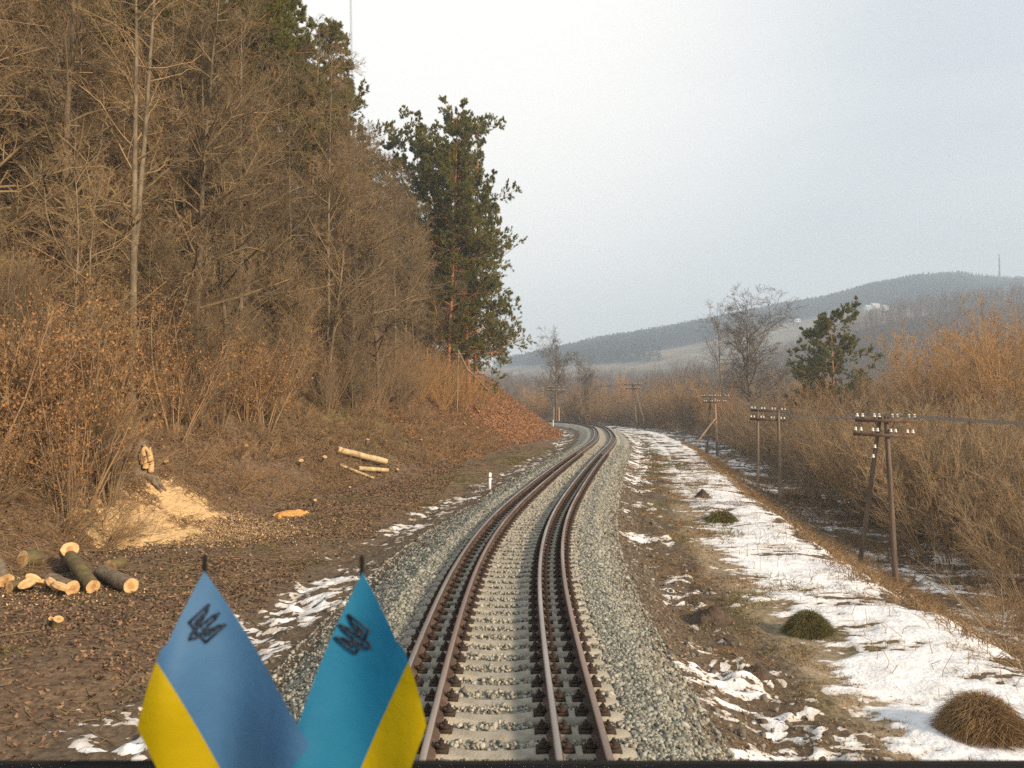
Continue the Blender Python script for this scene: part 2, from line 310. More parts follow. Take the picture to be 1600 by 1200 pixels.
# hills: heights follow the skyline; r is the distance from the line, the wooded fore-hill stands in front of the ridge
rid = np.array([(-900,560),(400,575),(700,560),(800,548),(880,531),(960,513),(1060,496),(1200,470),(1290,454),(1360,434),(1440,420),(1500,418),(1560,426),(1640,426),(1800,432),(2400,470)], float)
fore = np.array([(-900,622),(1000,622),(1120,612),(1200,592),(1260,556),(1330,526),(1400,508),(1480,496),(1600,482),(1800,470),(2400,480)], float)
def hill(x, y):
    p = PX + F * x / np.maximum(y, 1); r = np.maximum(y, 1)
    er = HY - np.interp(p, rid[:, 0], rid[:, 1]); ef = HY - np.interp(p, fore[:, 0], fore[:, 1])
    zr = ((er - 20) / F * 1500) * (sst(420, 1500, r) * .55 + .45 * np.clip((r - 420) / 1080, 0, 1)) * (1 - .4 * sst(1600, 2600, r))
    zf = (4 + ef / F * 560) * sst(230, 560, r) * (1 - .45 * sst(600, 900, r))
    z = np.maximum(zr, zf) + 6 * fbm(x * .008, y * .008, 4) * sst(300, 700, r) - 4.0 * (1 - sst(230, 420, r)) - .0
    return z
hx = axis([(-1500, -300, 60), (-300, 1300, 12), (1300, 2600, 60)]); hy = axis([(200, 700, 10), (700, 1700, 16), (1700, 2600, 60)])
HX, HYY = np.meshgrid(hx, hy); HZ = hill(HX, HYY); nH, mH = HX.shape; I = np.arange(nH * mH).reshape(nH, mH)
HF = np.stack([I[:-1, :-1], I[:-1, 1:], I[1:, 1:], I[1:, :-1]], -1).reshape(-1, 4)
def woodmask(x, y, z):                          # 1 where the hills are wooded, 0 on the open fields
    p = PX + F * x / y; e = HY - F * (z - CZ) / y
    ridge = np.interp(p, rid[:, 0], rid[:, 1]); nse = 7 * fbm(x * .012, y * .012, 3, 40.)
    low = np.interp(p, [600, 800, 1000, 1150, 1200, 1300, 1380, 1420, 1500, 1700], [ridge.mean()*0+556, 556, 553, 522, 507, 490, 480, 484, 505, 520])
    wood = (e + nse < low).astype(float)
    band = (np.abs(e + nse * .6 - 562) < 9 * sst(1080, 880, p) + 3 * fbm(x * .02, y * .02, 3, 77.)).astype(float)
    return np.where(y < 700, 1., np.maximum(wood, band))
M['hill'] = mat('hillside', (.135, .11, .075), (.31, .27, .21), .02, .95, lo=.35, hi=.72, c3=(.19, .155, .105), detail=8)
t_ = M['hill'].node_tree; a_ = t_.nodes.new('ShaderNodeAttribute'); a_.attribute_name = 'wood'; k_ = t_.nodes.new('ShaderNodeMixRGB'); k_.inputs[2].default_value = (.045, .04, .034, 1)
b_ = t_.nodes['Principled BSDF'].inputs['Base Color']; t_.links.new(b_.links[0].from_socket, k_.inputs[1]); t_.links.new(a_.outputs['Fac'], k_.inputs[0]); t_.links.new(k_.outputs[0], b_)
tag(link('hills', mesh_np('hills', np.stack([HX.ravel(), HYY.ravel(), HZ.ravel()], 1), HF, [M['hill']], smooth=True, attrs=dict(wood=woodmask(HX.ravel(), HYY.ravel(), HZ.ravel())))), kind='structure')

# ------------------------------------------------------------------ snow lying on the verges
def snow_mask(s, t, x, y):
    yy = np.interp(s, arc, path[:, 1])
    m = np.interp(t, [-6.2, -5.4, -4.6, -3.6, -2.6, 1.9, 2.4, 3.0, 3.5, 4.1, 4.9, 5.5, 7.2, 7.6, 8.4, 10, 13, 17, 30], [-2, -.75, -.22, -.2, -1.0, -1.2, -.42, -.22, -.3, -.75, -.12, .44, .58, .0, -.0, -.06, .1, -.1, -.4])
    m = np.where((t > 5.2) & (t < 7.4), m - .28 * sst(26, 50, yy), m)
    m = np.where((t > 4) & (yy > 60), np.maximum(m, -.3), m); m = m - .3 * sst(95, 130, yy) - 2 * sst(150, 165, yy)
    m = np.where((t > 2.2) & (t < 5.6), m + .4 * sst(13, 8, yy), m); m = np.where((t < -2.8) & (t > -5.4), m + .05 * sst(16, 9, yy), m)
    m = np.where((t > 2.4) & (t < 5.2), m + .35 * sst(26, 45, yy), m)
    return m
def snow_part(xa, ya):
    X, Y = np.meshgrid(xa, ya); s, t = track_st(X, Y); x, y = X.ravel(), Y.ravel()
    n = fbm(x * .55, y * 1.1, 6, 50.) * 1.5 + 1.2 * fbm(x * 1.9, y * 4.6, 5, 70.) + .85 * fbm(x * 6.0, y * 11., 3, 90.)
    v = snow_mask(s, t, x, y) + .62 * n
    z = height(X, Y, True, (s, t)).ravel() + np.clip(v * .075, -.10, .022 + .012 * n) - .004
    I = np.arange(X.size).reshape(X.shape); Fq = np.stack([I[:-1, :-1], I[:-1, 1:], I[1:, 1:], I[1:, :-1]], -1).reshape(-1, 4)
    keep = (v[Fq].max(1) > -.12); Fq = Fq[keep]; u, inv = np.unique(Fq, return_inverse=True)
    th_.append(np.clip(v / .38, 0, 1)[u]); return np.stack([x, y, z], 1)[u], inv.reshape(-1, 4)
th_ = []
V, Fq = merge([snow_part(axis([(-8.5, 16, .05)]), axis([(4.5, 20, .05)])), snow_part(axis([(-8, 26, .11)]), axis([(20, 45, .12)])), snow_part(axis([(-6, 48, .25)]), axis([(45, 160, .35)]))])
tag(link('snow', mesh_np('snow', V, Fq, [M['snow']], smooth=True, attrs=dict(thick=np.concatenate(th_)))), kind='structure')

# ------------------------------------------------------------------ the railway: sleepers, rails, ballast
OFF = [-1.01, -.58, .58, 1.01]
def sleeper_mesh():
    ts = np.array([-1.36, -1.30, -1.15, -.85, -.45, -.2, 0, .2, .45, .85, 1.15, 1.30, 1.36]); zt = np.array([-.245, -.205, -.186, -.186, -.188, -.222, -.228, -.222, -.188, -.186, -.186, -.205, -.245])
    wb, wt = .145, .095; rows = []
    for tt, z in zip(ts, zt):
        rows.append([(tt, -wb, -.42), (tt, -wb + .01, z - .05), (tt, -wt, z - .006), (tt, -wt + .02, z), (tt, wt - .02, z), (tt, wt, z - .006), (tt, wb - .01, z - .05), (tt, wb, -.42)])
    V = np.array(rows).reshape(-1, 3); n = 8; k = len(ts); f = []
    for i in range(k - 1):
        for j in range(n - 1): f.append([i * n + j, (i + 1) * n + j, (i + 1) * n + j + 1, i * n + j + 1])
    mb = MB().add(V, f)
    for r in (0, k - 1):
        q = V[r * n:(r + 1) * n]; mb.add(q, [[0, 1, 6, 7], [1, 2, 5, 6], [2, 3, 4, 5]] if r == 0 else [[7, 6, 1, 0], [6, 5, 2, 1], [5, 4, 3, 2]])
    return mb.mesh('sleeper', [M['concrete']])
def clip_mesh():
    mb = MB(); mb.box((-.075, -.085, -.19), (.075, .085, -.165)); mb.box((-.06, -.035, -.165), (.045, .035, -.135)); mb.box((-.07, -.03, -.15), (-.025, .03, -.118))
    mb.tube([(-.005, 0, -.14), (-.005, 0, -.075)], .016, 6); mb.tube([(-.005, 0, -.132), (-.005, 0, -.098)], .034, 6)
    return mb.mesh('fastening', [M['clip']])
sm, cm_ = sleeper_mesh(), clip_mesh()
ss = np.arange(S0 + 5.0, S0 + 5.0 + .41 * 300, .41)
SG = 'concrete sleepers under the four rails'
for i, s in enumerate(ss):
    p = pos(s); tg = tang(s); rz = math.atan2(tg[1], tg[0]) - math.pi / 2 + random.gauss(0, .006)
    o = link('sleeper', sm, None, (p[0], p[1], random.gauss(0, .004)), (0, 0, rz))
    tag(o, 'pale concrete railway sleeper lying in gravel under the four rails', 'sleeper', SG)
    if p[1] < 48:
        for r in OFF:
            for sd in (-1, 1):
                link('fastening', cm_, o, (r + sd * .112, 0, 0), (0, 0, 0 if sd > 0 else math.pi), (.9, .85, 1))
prof = np.array([(-.068, -.18), (-.068, -.168), (-.02, -.15), (-.011, -.135), (-.011, -.06), (-.034, -.042), (-.037, -.012), (-.030, -.003), (-.012, 0), (.012, 0), (.030, -.003), (.037, -.012), (.034, -.042), (.011, -.06), (.011, -.135), (.02, -.15), (.068, -.168), (.068, -.18)])
s_r = np.concatenate([np.arange(S0 + .9, S0 + 60, .5), np.arange(S0 + 60, S0 + 190, 1.)])
rl = ['leftmost brown steel rail with a bright worn head', 'second rail from the left, rusty brown steel', 'third rail from the left, dark steel with worn silvery head', 'rightmost rusty steel rail beside the sleeper ends']
for i, r in enumerate(OFF):
    p = pos(s_r); tg = tang(s_r); nn = np.stack([tg[:, 1], -tg[:, 0]], 1); k, n = len(s_r), len(prof)
    V = np.zeros((k, n, 3)); V[:, :, :2] = p[:, None] + nn[:, None] * (r + prof[None, :, :1]); V[:, :, 2] = prof[:, 1]
    f = []; mi = []
    for a in range(k - 1):
        for b in range(n - 1): f.append([a * n + b, a * n + b + 1, (a + 1) * n + b + 1, (a + 1) * n + b]); mi.append(1 if 7 <= b <= 9 else 0)
    me = mesh_np('rail', V.reshape(-1, 3), np.array(f), [M['rust'], M['steel'] if i in (0, 2) else M['steel_rusty']], mi)
    o = tag(link('rail', me), rl[i], 'rail', 'the four rails of the track')
    for sj in ([S0 + 9.9] if i == 2 else [S0 + 30.] if i == 1 else [S0 + 21.] if i == 0 else [S0 + 24.]):
        for sd in (-1, 1):
            pj = pos(sj) + np.array([tang(sj)[1], -tang(sj)[0]]) * (r + sd * .021); a = math.atan2(tang(sj)[1], tang(sj)[0])
            mb = MB().box((-.4, -.009, -.135), (.4, .009, -.055))
            for bx in (-.3, -.12, .12, .3): mb.tube([(bx, 0, -.095), (bx, -sd * .035, -.095)], .016, 6)
            mb.build('joint_bar', M['rust'], o, loc=(pj[0], pj[1], 0), rot=(0, 0, a))
def stones(s, t, size, lift):
    n = len(s); p = pos(s); tg = tang(s); x = p[:, 0] + tg[:, 1] * t; y = p[:, 1] - tg[:, 0] * t
    z = height(x, y) + lift
    base = np.array([[-1,-1,-.8],[1,-1,-.8],[1,1,-.8],[-1,1,-.8],[-.7,-.7,.8],[.7,-.7,.8],[.7,.7,.8],[-.7,.7,.8]]) * .5
    V = base[None] * (1 + rng.normal(0, .22, (n, 8, 3))) * size[:, None, None] * rng.uniform(.6, 1.15, (n, 1, 3))
    q = nrm(rng.normal(size=(n, 4))); a, b, c, d = q.T
    R = np.stack([np.stack([1-2*(c*c+d*d), 2*(b*c-a*d), 2*(b*d+a*c)], -1), np.stack([2*(b*c+a*d), 1-2*(b*b+d*d), 2*(c*d-a*b)], -1), np.stack([2*(b*d-a*c), 2*(c*d+a*b), 1-2*(b*b+c*c)], -1)], 1)
    V = np.einsum('nij,nkj->nki', R, V) + np.stack([x, y, z], 1)[:, None]
    f = np.array([[0,3,2,1],[4,5,6,7],[0,1,5,4],[1,2,6,5],[2,3,7,6],[3,0,4,7]])
    return V.reshape(-1, 3), (np.arange(n)[:, None, None] * 8 + f[None]).reshape(-1, 4)
def ball_t(n):
    u = rng.random(n); side = rng.choice([-1, 1], n)
    return np.where(u < .3, rng.uniform(-1.3, 1.3, n), side * (1.25 + np.abs(rng.normal(0, 1, n)).clip(0, 2.4) * np.where(side > 0, .45, .8)))
pr = []; crib = []
for a, b, n, sz in ((4.2, 14, 56000, .036), (14, 28, 42000, .046), (28, 60, 26000, .07)):
    s = S0 + rng.uniform(a, b, n); t = ball_t(n); ph = np.abs(((s - ss[0]) / .41 + .5) % 1 - .5) * .41
    ok = (np.abs(t) > 1.36) | (ph > .12); s, t = s[ok], t[ok]
    size = sz * rng.lognormal(0, .28, len(s)); inn = np.abs(t) < 1.36; crib.append(np.repeat(inn.astype(int), 6))
    pr.append(stones(s, t, size, np.where(inn, rng.uniform(-.005, .035, len(s)), rng.uniform(-.015, .02, len(s)))))
M['crib'] = mat('dusty_stone', (.42, .395, .33), rough=.9, rnd=('island', (.16, .148, .118), 1.0), bump=.3, bscale=60)
M['dirtstone'] = mat('muddy_stone', (.24, .215, .175), rough=.95, rnd=('island', (.075, .055, .04), 1.0), bump=.4, bscale=50)
n = 9000; s = S0 + 5 + 40 * rng.random(n) ** 1.3; t = np.where(rng.random(n) < .7, 1.9 + np.abs(rng.normal(0, .85, n)), -2.4 - np.abs(rng.normal(0, .9, n))); pr.append(stones(s, t, .034 * rng.lognormal(0, .45, n), rng.uniform(-.012, .01, n))); crib.append(np.full(n * 6, 2))
V, Fq = merge(pr)
tag(link('ballast_gravel', mesh_np('ballast', V, Fq, [M['stone'], M['crib'], M['dirtstone']], np.concatenate(crib))), 'grey crushed stone ballast spread under and beside the track', 'gravel', kind='stuff')

# ------------------------------------------------------------------ fallen leaves, grass, litter of twigs (nobody could count them)
def flakes(x, y, z, size, tilt=.5, asp=.6):
    n = len(x); yaw = rng.uniform(0, 6.283, n); nx = nrm(np.stack([rng.normal(0, tilt, n), rng.normal(0, tilt, n), np.ones(n)], 1))
    u = nrm(np.cross(nx, np.stack([np.cos(yaw), np.sin(yaw), 0 * yaw], 1))); v = np.cross(nx, u); c = np.stack([x, y, z], 1); s = size[:, None]
    bend = nx * s * rng.uniform(.05, .35, (n, 1))
    V = np.stack([c - u * s * .5 + bend, c - v * s * asp * .5, c + u * s * .5 + bend, c + v * s * asp * .5], 1)
    return V.reshape(-1, 3), np.arange(n * 4).reshape(-1, 4)
def region(n, x0, x1, y0, y1, f):
    x = rng.uniform(x0, x1, n); y = y0 + (y1 - y0) * rng.random(n) ** 1.3; s, t = track_st(x, y); yp = np.interp(s, arc, path[:, 1]); d = -t - toe_of(yp)
    ok = f(x, y, s, t, d) & (np.abs(x) < .78 * y + 3); return x[ok], y[ok], t[ok], d[ok]
x, y, t, d = region(330000, -48, -3, 8, 62, lambda x, y, s, t, d: (t < -4.8 + .7 * fbm(x, y, 3)) & (d < 26) & (rng.random(len(x)) < np.where(fbm(x * .3, y * .3, 4, 81.) > -.12, 1, .3)))
x, y, d = x[:120000], y[:120000], d[:120000]
V, Fq = flakes(x, y, height(x, y) + .015, rng.uniform(.05, .10, len(x)) * np.interp(y, [10, 30, 60], [1, 1.35, 2.2]))
tag(link('leaf_litter', mesh_np('litter', V, Fq, [M['litter']])), 'brown fallen leaves covering the foot of the left bank', 'leaf litter', kind='stuff')
x, y, t, d = region(90000, 2, 14, 7, 45, lambda x, y, s, t, d: (t > 1.9) & (t < 5.4) & (fbm(x * .6, y * .6, 4, 84.) > -.1))
x, y = x[:16000], y[:16000]; V, Fq = flakes(x, y, height(x, y) + .008, rng.uniform(.02, .06, len(x)) * np.interp(y, [8, 40], [1, 1.8]), .7, .35)
tag(link('dead_grass_litter', mesh_np('litter3', V, Fq, [M['straw']])), 'broken dead grass and leaf bits on the muddy right verge', 'plant litter', kind='stuff')
x, y, t, d = region(150000, -30, 12, 48, 112, lambda x, y, s, t, d: (d > -.5) & (d < 20))
V, Fq = flakes(x, y, height(x, y) + .03, rng.uniform(.14, .26, len(x)))
tag(link('beech_leaf_litter', mesh_np('litter2', V, Fq, [M['litter_red']])), 'rust red fallen leaves on the bare nose of the bank', 'leaf litter', kind='stuff')
def blades(x, y, z, L, wd, lean=.6, bias=None, drop=.12):
    n = len(x); yaw = rng.uniform(0, 6.283, n); dx = np.stack([np.cos(yaw), np.sin(yaw), 0 * yaw], 1); dirn = nrm(dx * rng.uniform(.1, lean, (n, 1)) + np.array([0, 0, 1.]) + (0 if bias is None else bias))
    side = nrm(np.cross(dirn, np.stack([-np.sin(yaw + .5), np.cos(yaw + .7), .2 + 0 * yaw], 1))) * wd[:, None] * .5; c = np.stack([x, y, z], 1); L = L[:, None]
    mid = c + dirn * L * .6; tip = c + dirn * L + dx * L * .35 - np.array([0, 0, 1.]) * L * drop
    V = np.stack([c - side, c + side, mid + side * .7, mid - side * .7, tip], 1).reshape(-1, 3); b = np.arange(n)[:, None] * 5
    return V, b + np.array([[0, 1, 2, 3]]), b + np.array([[3, 2, 4]])
def blade_mesh(name, args, m):
    Vs, Qs, Ts, n = [], [], [], 0
    for V, Q, T in args: Vs.append(V); Qs.append(Q + n); Ts.append(T + n); n += len(V)
    return mesh_np(name, np.vstack(Vs), [np.vstack(Qs), np.vstack(Ts)], [m])
ar = []
x, y, t, d = region(160000, 2, 30, 6, 75, lambda x, y, s, t, d: (np.abs(t - 7.75 - .5 * fbm(x * .5, y * .5, 3)) < .42) & (fbm(x * .8, y * .8, 3, 9.) > -.25))
ar.append(blades(x, y, height(x, y), rng.uniform(.15, .42, len(x)), np.interp(y, [8, 40], [.010, .03]) * rng.uniform(.7, 1.3, len(x)), 1.6))
x, y, t, d = region(260000, 2, 14, 6, 55, lambda x, y, s, t, d: (t > 3.0) & (t < 7.2) & (fbm(x * .7, y * .7, 4, 14.) > .08))
ar.append(blades(x[:26000], y[:26000], height(x[:26000], y[:26000]) - .02, rng.uniform(.04, .15, len(x[:26000])), np.interp(y[:26000], [8, 40], [.008, .022]), 2.2))
x, y, t, d = region(120000, 8, 40, 12, 70, lambda x, y, s, t, d: (t > 8) & (t < 16) & (fbm(x * .5, y * .5, 4, 44.) > -.05))
ar.append(blades(x[:30000], y[:30000], height(x[:30000], y[:30000]), rng.uniform(.15, .5, len(x[:30000])), np.interp(y[:30000], [10, 50], [.012, .035]), 1.8))
x, y, t, d = region(240000, -40, 8, 16, 70, lambda x, y, s, t, d: (d > -.3) & (d < 13) & (fbm(x * .35, y * .35, 3, 64.) > -.22) & (rng.random(len(x)) < sst(14, 2, d)))
x, y = x[:85000], y[:85000]; ar.append(blades(x, y, height(x, y), rng.uniform(.12, .55, len(x)), np.interp(y, [14, 60], [.010, .035]), 2.4, np.array([.6, -.2, -.25])))
tag(link('dry_grass', blade_mesh('straw', ar, M['straw'])), 'dry straw coloured grass along the embankment edge and on the left bank', 'dry grass', kind='stuff')
x, y, t, d = region(200000, -14, 12, 8, 60, lambda x, y, s, t, d: ((t > 3.2) & (t < 6) & (fbm(x * .5, y * .5, 3, 33.) > .22)) | ((d > .5) & (d < 9) & (np.abs(y - 44) < 11) & (fbm(x * .5, y * .5, 3, 35.) > -.1)) | ((t < -4.8) & (d < -1.5) & (fbm(x * .6, y * .6, 3, 37.) > .3)))
x, y = x[:42000], y[:42000]
tag(link('green_grass', blade_mesh('grassb', [blades(x, y, height(x, y) - .01, rng.uniform(.06, .2, len(x)), np.interp(y, [8, 50], [.008, .03]), 1.6)], M['grass'])), 'short olive grass growing in patches beside the track', 'grass', kind='stuff')
def sticks(x, y, z, L, r, el=.15):
    n = len(x); yaw = rng.uniform(0, 6.283, n); dz = rng.uniform(-.05, el, n); dr = nrm(np.stack([np.cos(yaw), np.sin(yaw), dz], 1)); c = np.stack([x, y, z], 1)
    P = np.stack([c - dr * L[:, None] * .5, c + rng.normal(0, .05, (n, 3)) * L[:, None] * .6, c + dr * L[:, None] * .5], 1); P[:, :, 2] = np.maximum(P[:, :, 2], height(P[:, :, 0].ravel(), P[:, :, 1].ravel()).reshape(n, 3) + .01)
    return tubes(P, np.stack([r, r * .8, r * .3], 1), 4)
x, y, t, d = region(60000, -45, 20, 9, 70, lambda x, y, s, t, d: ((t < -4.5) & (d < 22) & (rng.random(len(x)) < .75) & ((y > 16) | (rng.random(len(x)) < .35))) | ((t > 7.4) & (t < 16) & (rng.random(len(x)) < .4)))
x, y = x[:9000], y[:9000]; V, Fq = sticks(x, y, height(x, y) + .03, rng.lognormal(-.6, .5, len(x)).clip(.15, 2.2), rng.uniform(.004, .013, len(x)) * np.interp(y, [10, 50], [1, 1.6]), .5)
tag(link('twig_litter', mesh_np('twiglit', V, Fq, [M['twig']])), 'fallen twigs and brushwood strewn over the verges', 'twigs', kind='stuff')

# ------------------------------------------------------------------ trees and shrubs
def grow(P, R, m, u0, u1, ratio, ang, up, k, wob, rmin, jl=.3, shape=.55, rr=.55, rt=.45):
    Np, kp, _ = P.shape; L = np.linalg.norm(np.diff(P, axis=1), axis=2).sum(1)
    u = (u0 + (u1 - u0) * (np.arange(m)[None] + rng.random((Np, m))) / m); f = u * (kp - 1); i = np.minimum(f.astype(int), kp - 2); fr = (f - i)[..., None]
    r_ = np.arange(Np)[:, None]; A = P[r_, i]; B = P[r_, i + 1]; base = A + (B - A) * fr; T = nrm(B - A); rp = R[r_, i] * (1 - fr[..., 0]) + R[r_, i + 1] * fr[..., 0]
    q = rng.normal(size=(Np, m, 3)); q = nrm(q - (q * T).sum(-1, keepdims=True) * T); a = np.radians(rng.normal(ang, ang * .22, (Np, m)))[..., None]
    d = nrm(T * np.cos(a) + q * np.sin(a)); ln = (L[:, None] * ratio * (1 - shape * (u - u0) / max(u1 - u0, 1e-3)) * rng.uniform(1 - jl, 1 + jl, (Np, m)))
    base = base.reshape(-1, 3); d = d.reshape(-1, 3); ln = ln.ravel(); rp = rp.ravel(); pts = [base]; step = (ln / (k - 1))[:, None]
    for j in range(k - 1):
        d = nrm(d + rng.normal(0, wob, d.shape) + np.array([0, 0, up])); pts.append(pts[-1] + d * step)
    r0 = np.maximum(rp * rr, rmin); Rn = r0[:, None] * np.linspace(1, rt, k)[None]; Rn = np.maximum(Rn, rmin * .6)
    return np.stack(pts, 1), Rn
def trunk(H, r, k=12, wob=.03, lean=(0, 0), fork=None, tip=.12):
    d = np.array([lean[0], lean[1], 1.]); d /= np.linalg.norm(d); p = np.array([0, 0, -.4]); pts = [p]
    for j in range(k - 1):
        d = nrm(d + rng.normal(0, wob, 3) + np.array([0, 0, .02])); p = p + d * (H + .4) / (k - 1); pts.append(p)
    R = r * (np.linspace(1, tip, k)); R[0] *= 1.35
    return np.array(pts)[None], R[None]
def root_flag(name): o = bpy.data.objects.new(name, None); COL.objects.link(o); o.empty_display_size = .3; return o
def bare_tree(name, H, r, n1=26, u0=.25, ratio=.34, ang=48, up=.06, n2=8, n3=7, n4=4, tw=.0055, mb='bark', mt='twig', stems=1, lean=None, wob=.035, shp=.55):
    o = root_flag(name); tp, cp_ = [], []
    for s in range(stems):
        ln = lean if lean else ((0, 0) if stems == 1 else (rng.normal(0, .13), rng.normal(0, .13))); sc = 1 if stems == 1 else rng.uniform(.75, 1)
        P, R = trunk(H * sc, r * sc, lean=ln, wob=wob); P = P + (0 if stems == 1 else np.array([rng.normal(0, .18), rng.normal(0, .18), 0]))
        tp.append(tubes(P, R, 8))
        P1, R1 = grow(P, R, n1, u0, .99, ratio, ang, up, 6, .17, .012, shape=shp); P2, R2 = grow(P1, R1, n2, .15, 1, .42, 48, up * .7, 4, .2, .008)
        P3, R3 = grow(P2, R2, n3, .1, 1, .5, 40, up * .5, 3, .18, tw); cp_ += [tubes(P1, R1, 5), tubes(P2, R2, 4), tubes(P3, R3, 3)]
        if n4: P4, R4 = grow(P3, R3, n4, .2, 1, .6, 38, up * .4, 3, .15, tw * .8); cp_.append(tubes(P4, R4, 3))
    V, Fq = merge(tp); link('trunk', mesh_np(name + '_trunk', V, Fq, [M[mb]], smooth=True), o)
    V, Fq = merge(cp_); link('crown', mesh_np(name + '_crown', V, Fq, [M[mt]]), o)
    return o
def tufts(P, m, n, L, wd, u0=.3):
    Np, k, _ = P.shape; u = u0 + (1 - u0) * rng.random((Np, m)); f = u * (k - 1); i = np.minimum(f.astype(int), k - 2); fr = (f - i)[..., None]; r_ = np.arange(Np)[:, None]
    A, B = P[r_, i], P[r_, i + 1]; c = (A + (B - A) * fr).reshape(-1, 3); T = nrm(B - A).reshape(-1, 3); c = np.repeat(c, n, 0); T = np.repeat(T, n, 0)
    d = nrm(T * .9 + rng.normal(0, .5, T.shape) + np.array([0, 0, .45])); side = nrm(np.cross(d, rng.normal(size=d.shape))) * wd * .5; l = L * rng.uniform(.6, 1.2, (len(d), 1))
    V = np.stack([c - side, c + side, c + d * l + side * .45, c + d * l - side * .45], 1).reshape(-1, 3)
    return V, np.arange(len(V)).reshape(-1, 4)
def pine_tree(name, H, r, u0, reach=.2, n1=58, lean=(0, 0), n2=9, n3=5, nt_=3, shape=.7, droop=0.0, big=1.1):
    o = root_flag(name); P, R = trunk(H, r, lean=lean, wob=.022, tip=.1); link('trunk', mesh_np(name + '_trunk', *tubes(P, R, 9), [M['pinebark']], smooth=True), o)
    P1, R1 = grow(P, R, n1, u0, .985, reach, 72, .05 - droop, 6, .14, .02, jl=.45, shape=shape, rr=.3); P2, R2 = grow(P1, R1, n2, .25, 1, .36, 50, .05, 4, .15, .009); P3, R3 = grow(P2, R2, n3, .2, 1, .55, 40, .14, 3, .1, .007, shape=.3)
    V, Fq = merge([tubes(P1, R1, 4), tubes(P2, R2, 3)]); link('branches', mesh_np(name + '_branches', V, Fq, [M['pinebark']]), o)
    V, Fq = merge([tufts(P3, nt_ + 2, 8, .20 * big, .030 * big, .25), tufts(P2[:, 2:], nt_, 8, .2 * big, .03 * big, .4)]); link('crown', mesh_np(name + '_crown', V, Fq, [M['needle']]), o)
    return o
def shrub_mesh(name, H, stems, spread, m2, m3, ang, up, mt, leaves=0, lm=None, r=.016, m4=0, rmin=.005, base=.35):
    th = rng.uniform(0, 6.283, stems); q = spread * np.sqrt(rng.random(stems)); d = nrm(np.stack([np.cos(th) * q, np.sin(th) * q, np.ones(stems)], 1)); p = np.stack([np.cos(th) * q * base, np.sin(th) * q * base, np.full(stems, -.15)], 1); pts = [p]; L = (H * rng.uniform(.55, 1.05, stems))[:, None]; k = 7
    for j in range(k - 1): d = nrm(d + rng.normal(0, .07, d.shape) + np.array([0, 0, up])); pts.append(pts[-1] + d * L / (k - 1))
    P = np.stack(pts, 1); R = r * rng.uniform(.6, 1.4, (stems, 1)) * np.linspace(1, .25, k)[None]
    P2, R2 = grow(P, R, m2, .2, 1, .34, ang, up, 4, .12, rmin); P3, R3 = grow(P2, R2, m3, .1, 1, .5, ang * .9, up, 3, .12, rmin * .85); prt = [tubes(P, R, 5), tubes(P2, R2, 3), tubes(P3, R3, 3)]; last = P3
    if m4: P4, R4 = grow(P3, R3, m4, .1, 1, .6, ang * .9, up, 3, .12, rmin * .8); prt.append(tubes(P4, R4, 3)); last = P4
    V, Fq = merge(prt); nb = len(Fq); mats = [M[mt]]; mi = np.zeros(nb, int)
    if leaves:
        c = np.concatenate([last[:, 1], last[:, -1], P2[:, -1], P3[:, 1]]); c = c[rng.permutation(len(c))[:leaves]] + rng.normal(0, .04, (min(leaves, len(c)), 3))
        Vl, Fl = flakes(c[:, 0], c[:, 1], c[:, 2], rng.uniform(.032, .068, len(c)), 1.6); V, Fq = merge([(V, Fq), (Vl, Fl)]); mats.append(M[lm]); mi = np.concatenate([mi, np.ones(len(Fl), int)])
    return mesh_np(name, V, Fq, mats, mi)
def place(proto, x, y, sc=1., rz=None, label=None, cat='tree', group=None, z=None, scz=None, tilt=(0, 0), first=set()):
    o = proto if proto.name not in first else copy_tree(proto); first.add(proto.name); first.add(o.name)
    o.location = (x, y, (gz(x, y) if z is None else z) - .05); o.rotation_euler = (tilt[0], tilt[1], rng.uniform(0, 6.28) if rz is None else rz); o.scale = (sc, sc, scz or sc)
    return tag(o, label, cat, group)
def spot(px, D): return (px - PX) / F * D, D

bare = [bare_tree('bare_tree', 17, .16, n1=46, u0=.2, n3=8, tw=.007, ang=56, up=.03, ratio=.24), bare_tree('bare_tree', 17, .115, n1=46, u0=.3, ang=52, up=.04, ratio=.21, mb='bark', n3=8, tw=.0075), bare_tree('bare_tree', 17, .15, n1=40, u0=.3, ratio=.29, ang=60, up=.02, n3=8, tw=.007), bare_tree('bare_tree', 17, .10, n1=46, u0=.25, ratio=.2, ang=50, up=.05, n3=8, tw=.007)]
under = [bare_tree('understorey_tree', 8, .06, n1=24, u0=.12, ratio=.4, ang=46, up=.08, n2=7, n3=6, n4=4, tw=.005, stems=3), bare_tree('understorey_tree', 8, .07, n1=24, u0=.12, ratio=.42, ang=50, up=.06, n2=7, n3=6, n4=4, tw=.005, stems=2, mb='pale_bark')]
pines = [pine_tree('pine_tree', 24, .24, .5, reach=.18, n1=52), pine_tree('pine_tree', 24, .22, .42, reach=.19, lean=(.05, .02), n1=56)]
fullp = [pine_tree('leafy_pine_tree', 24, .22, .12, reach=.2, n1=78, shape=.6, nt_=5, n3=6, n2=8, big=1.0), pine_tree('leafy_pine_tree', 24, .2, .08, reach=.22, n1=78, shape=.64, droop=.03, nt_=5, n3=6, n2=8, big=1.0)]
for o in bare + under + pines + fullp: o.location = (0, -300, 0)
WG = 'bare trees of the wood on the left bank'; UG = 'bare saplings of the wood on the left bank'; PG = 'pines of the wood on the left bank'
def topline(px):                                # highest row of the photo a crown may reach, by column
    return np.interp(px, [0, 440, 470, 545, 562, 575, 600, 640, 690, 720, 800, 830], [-400, -300, 0, 120, 190, 230, 240, 262, 310, 380, 560, 620])
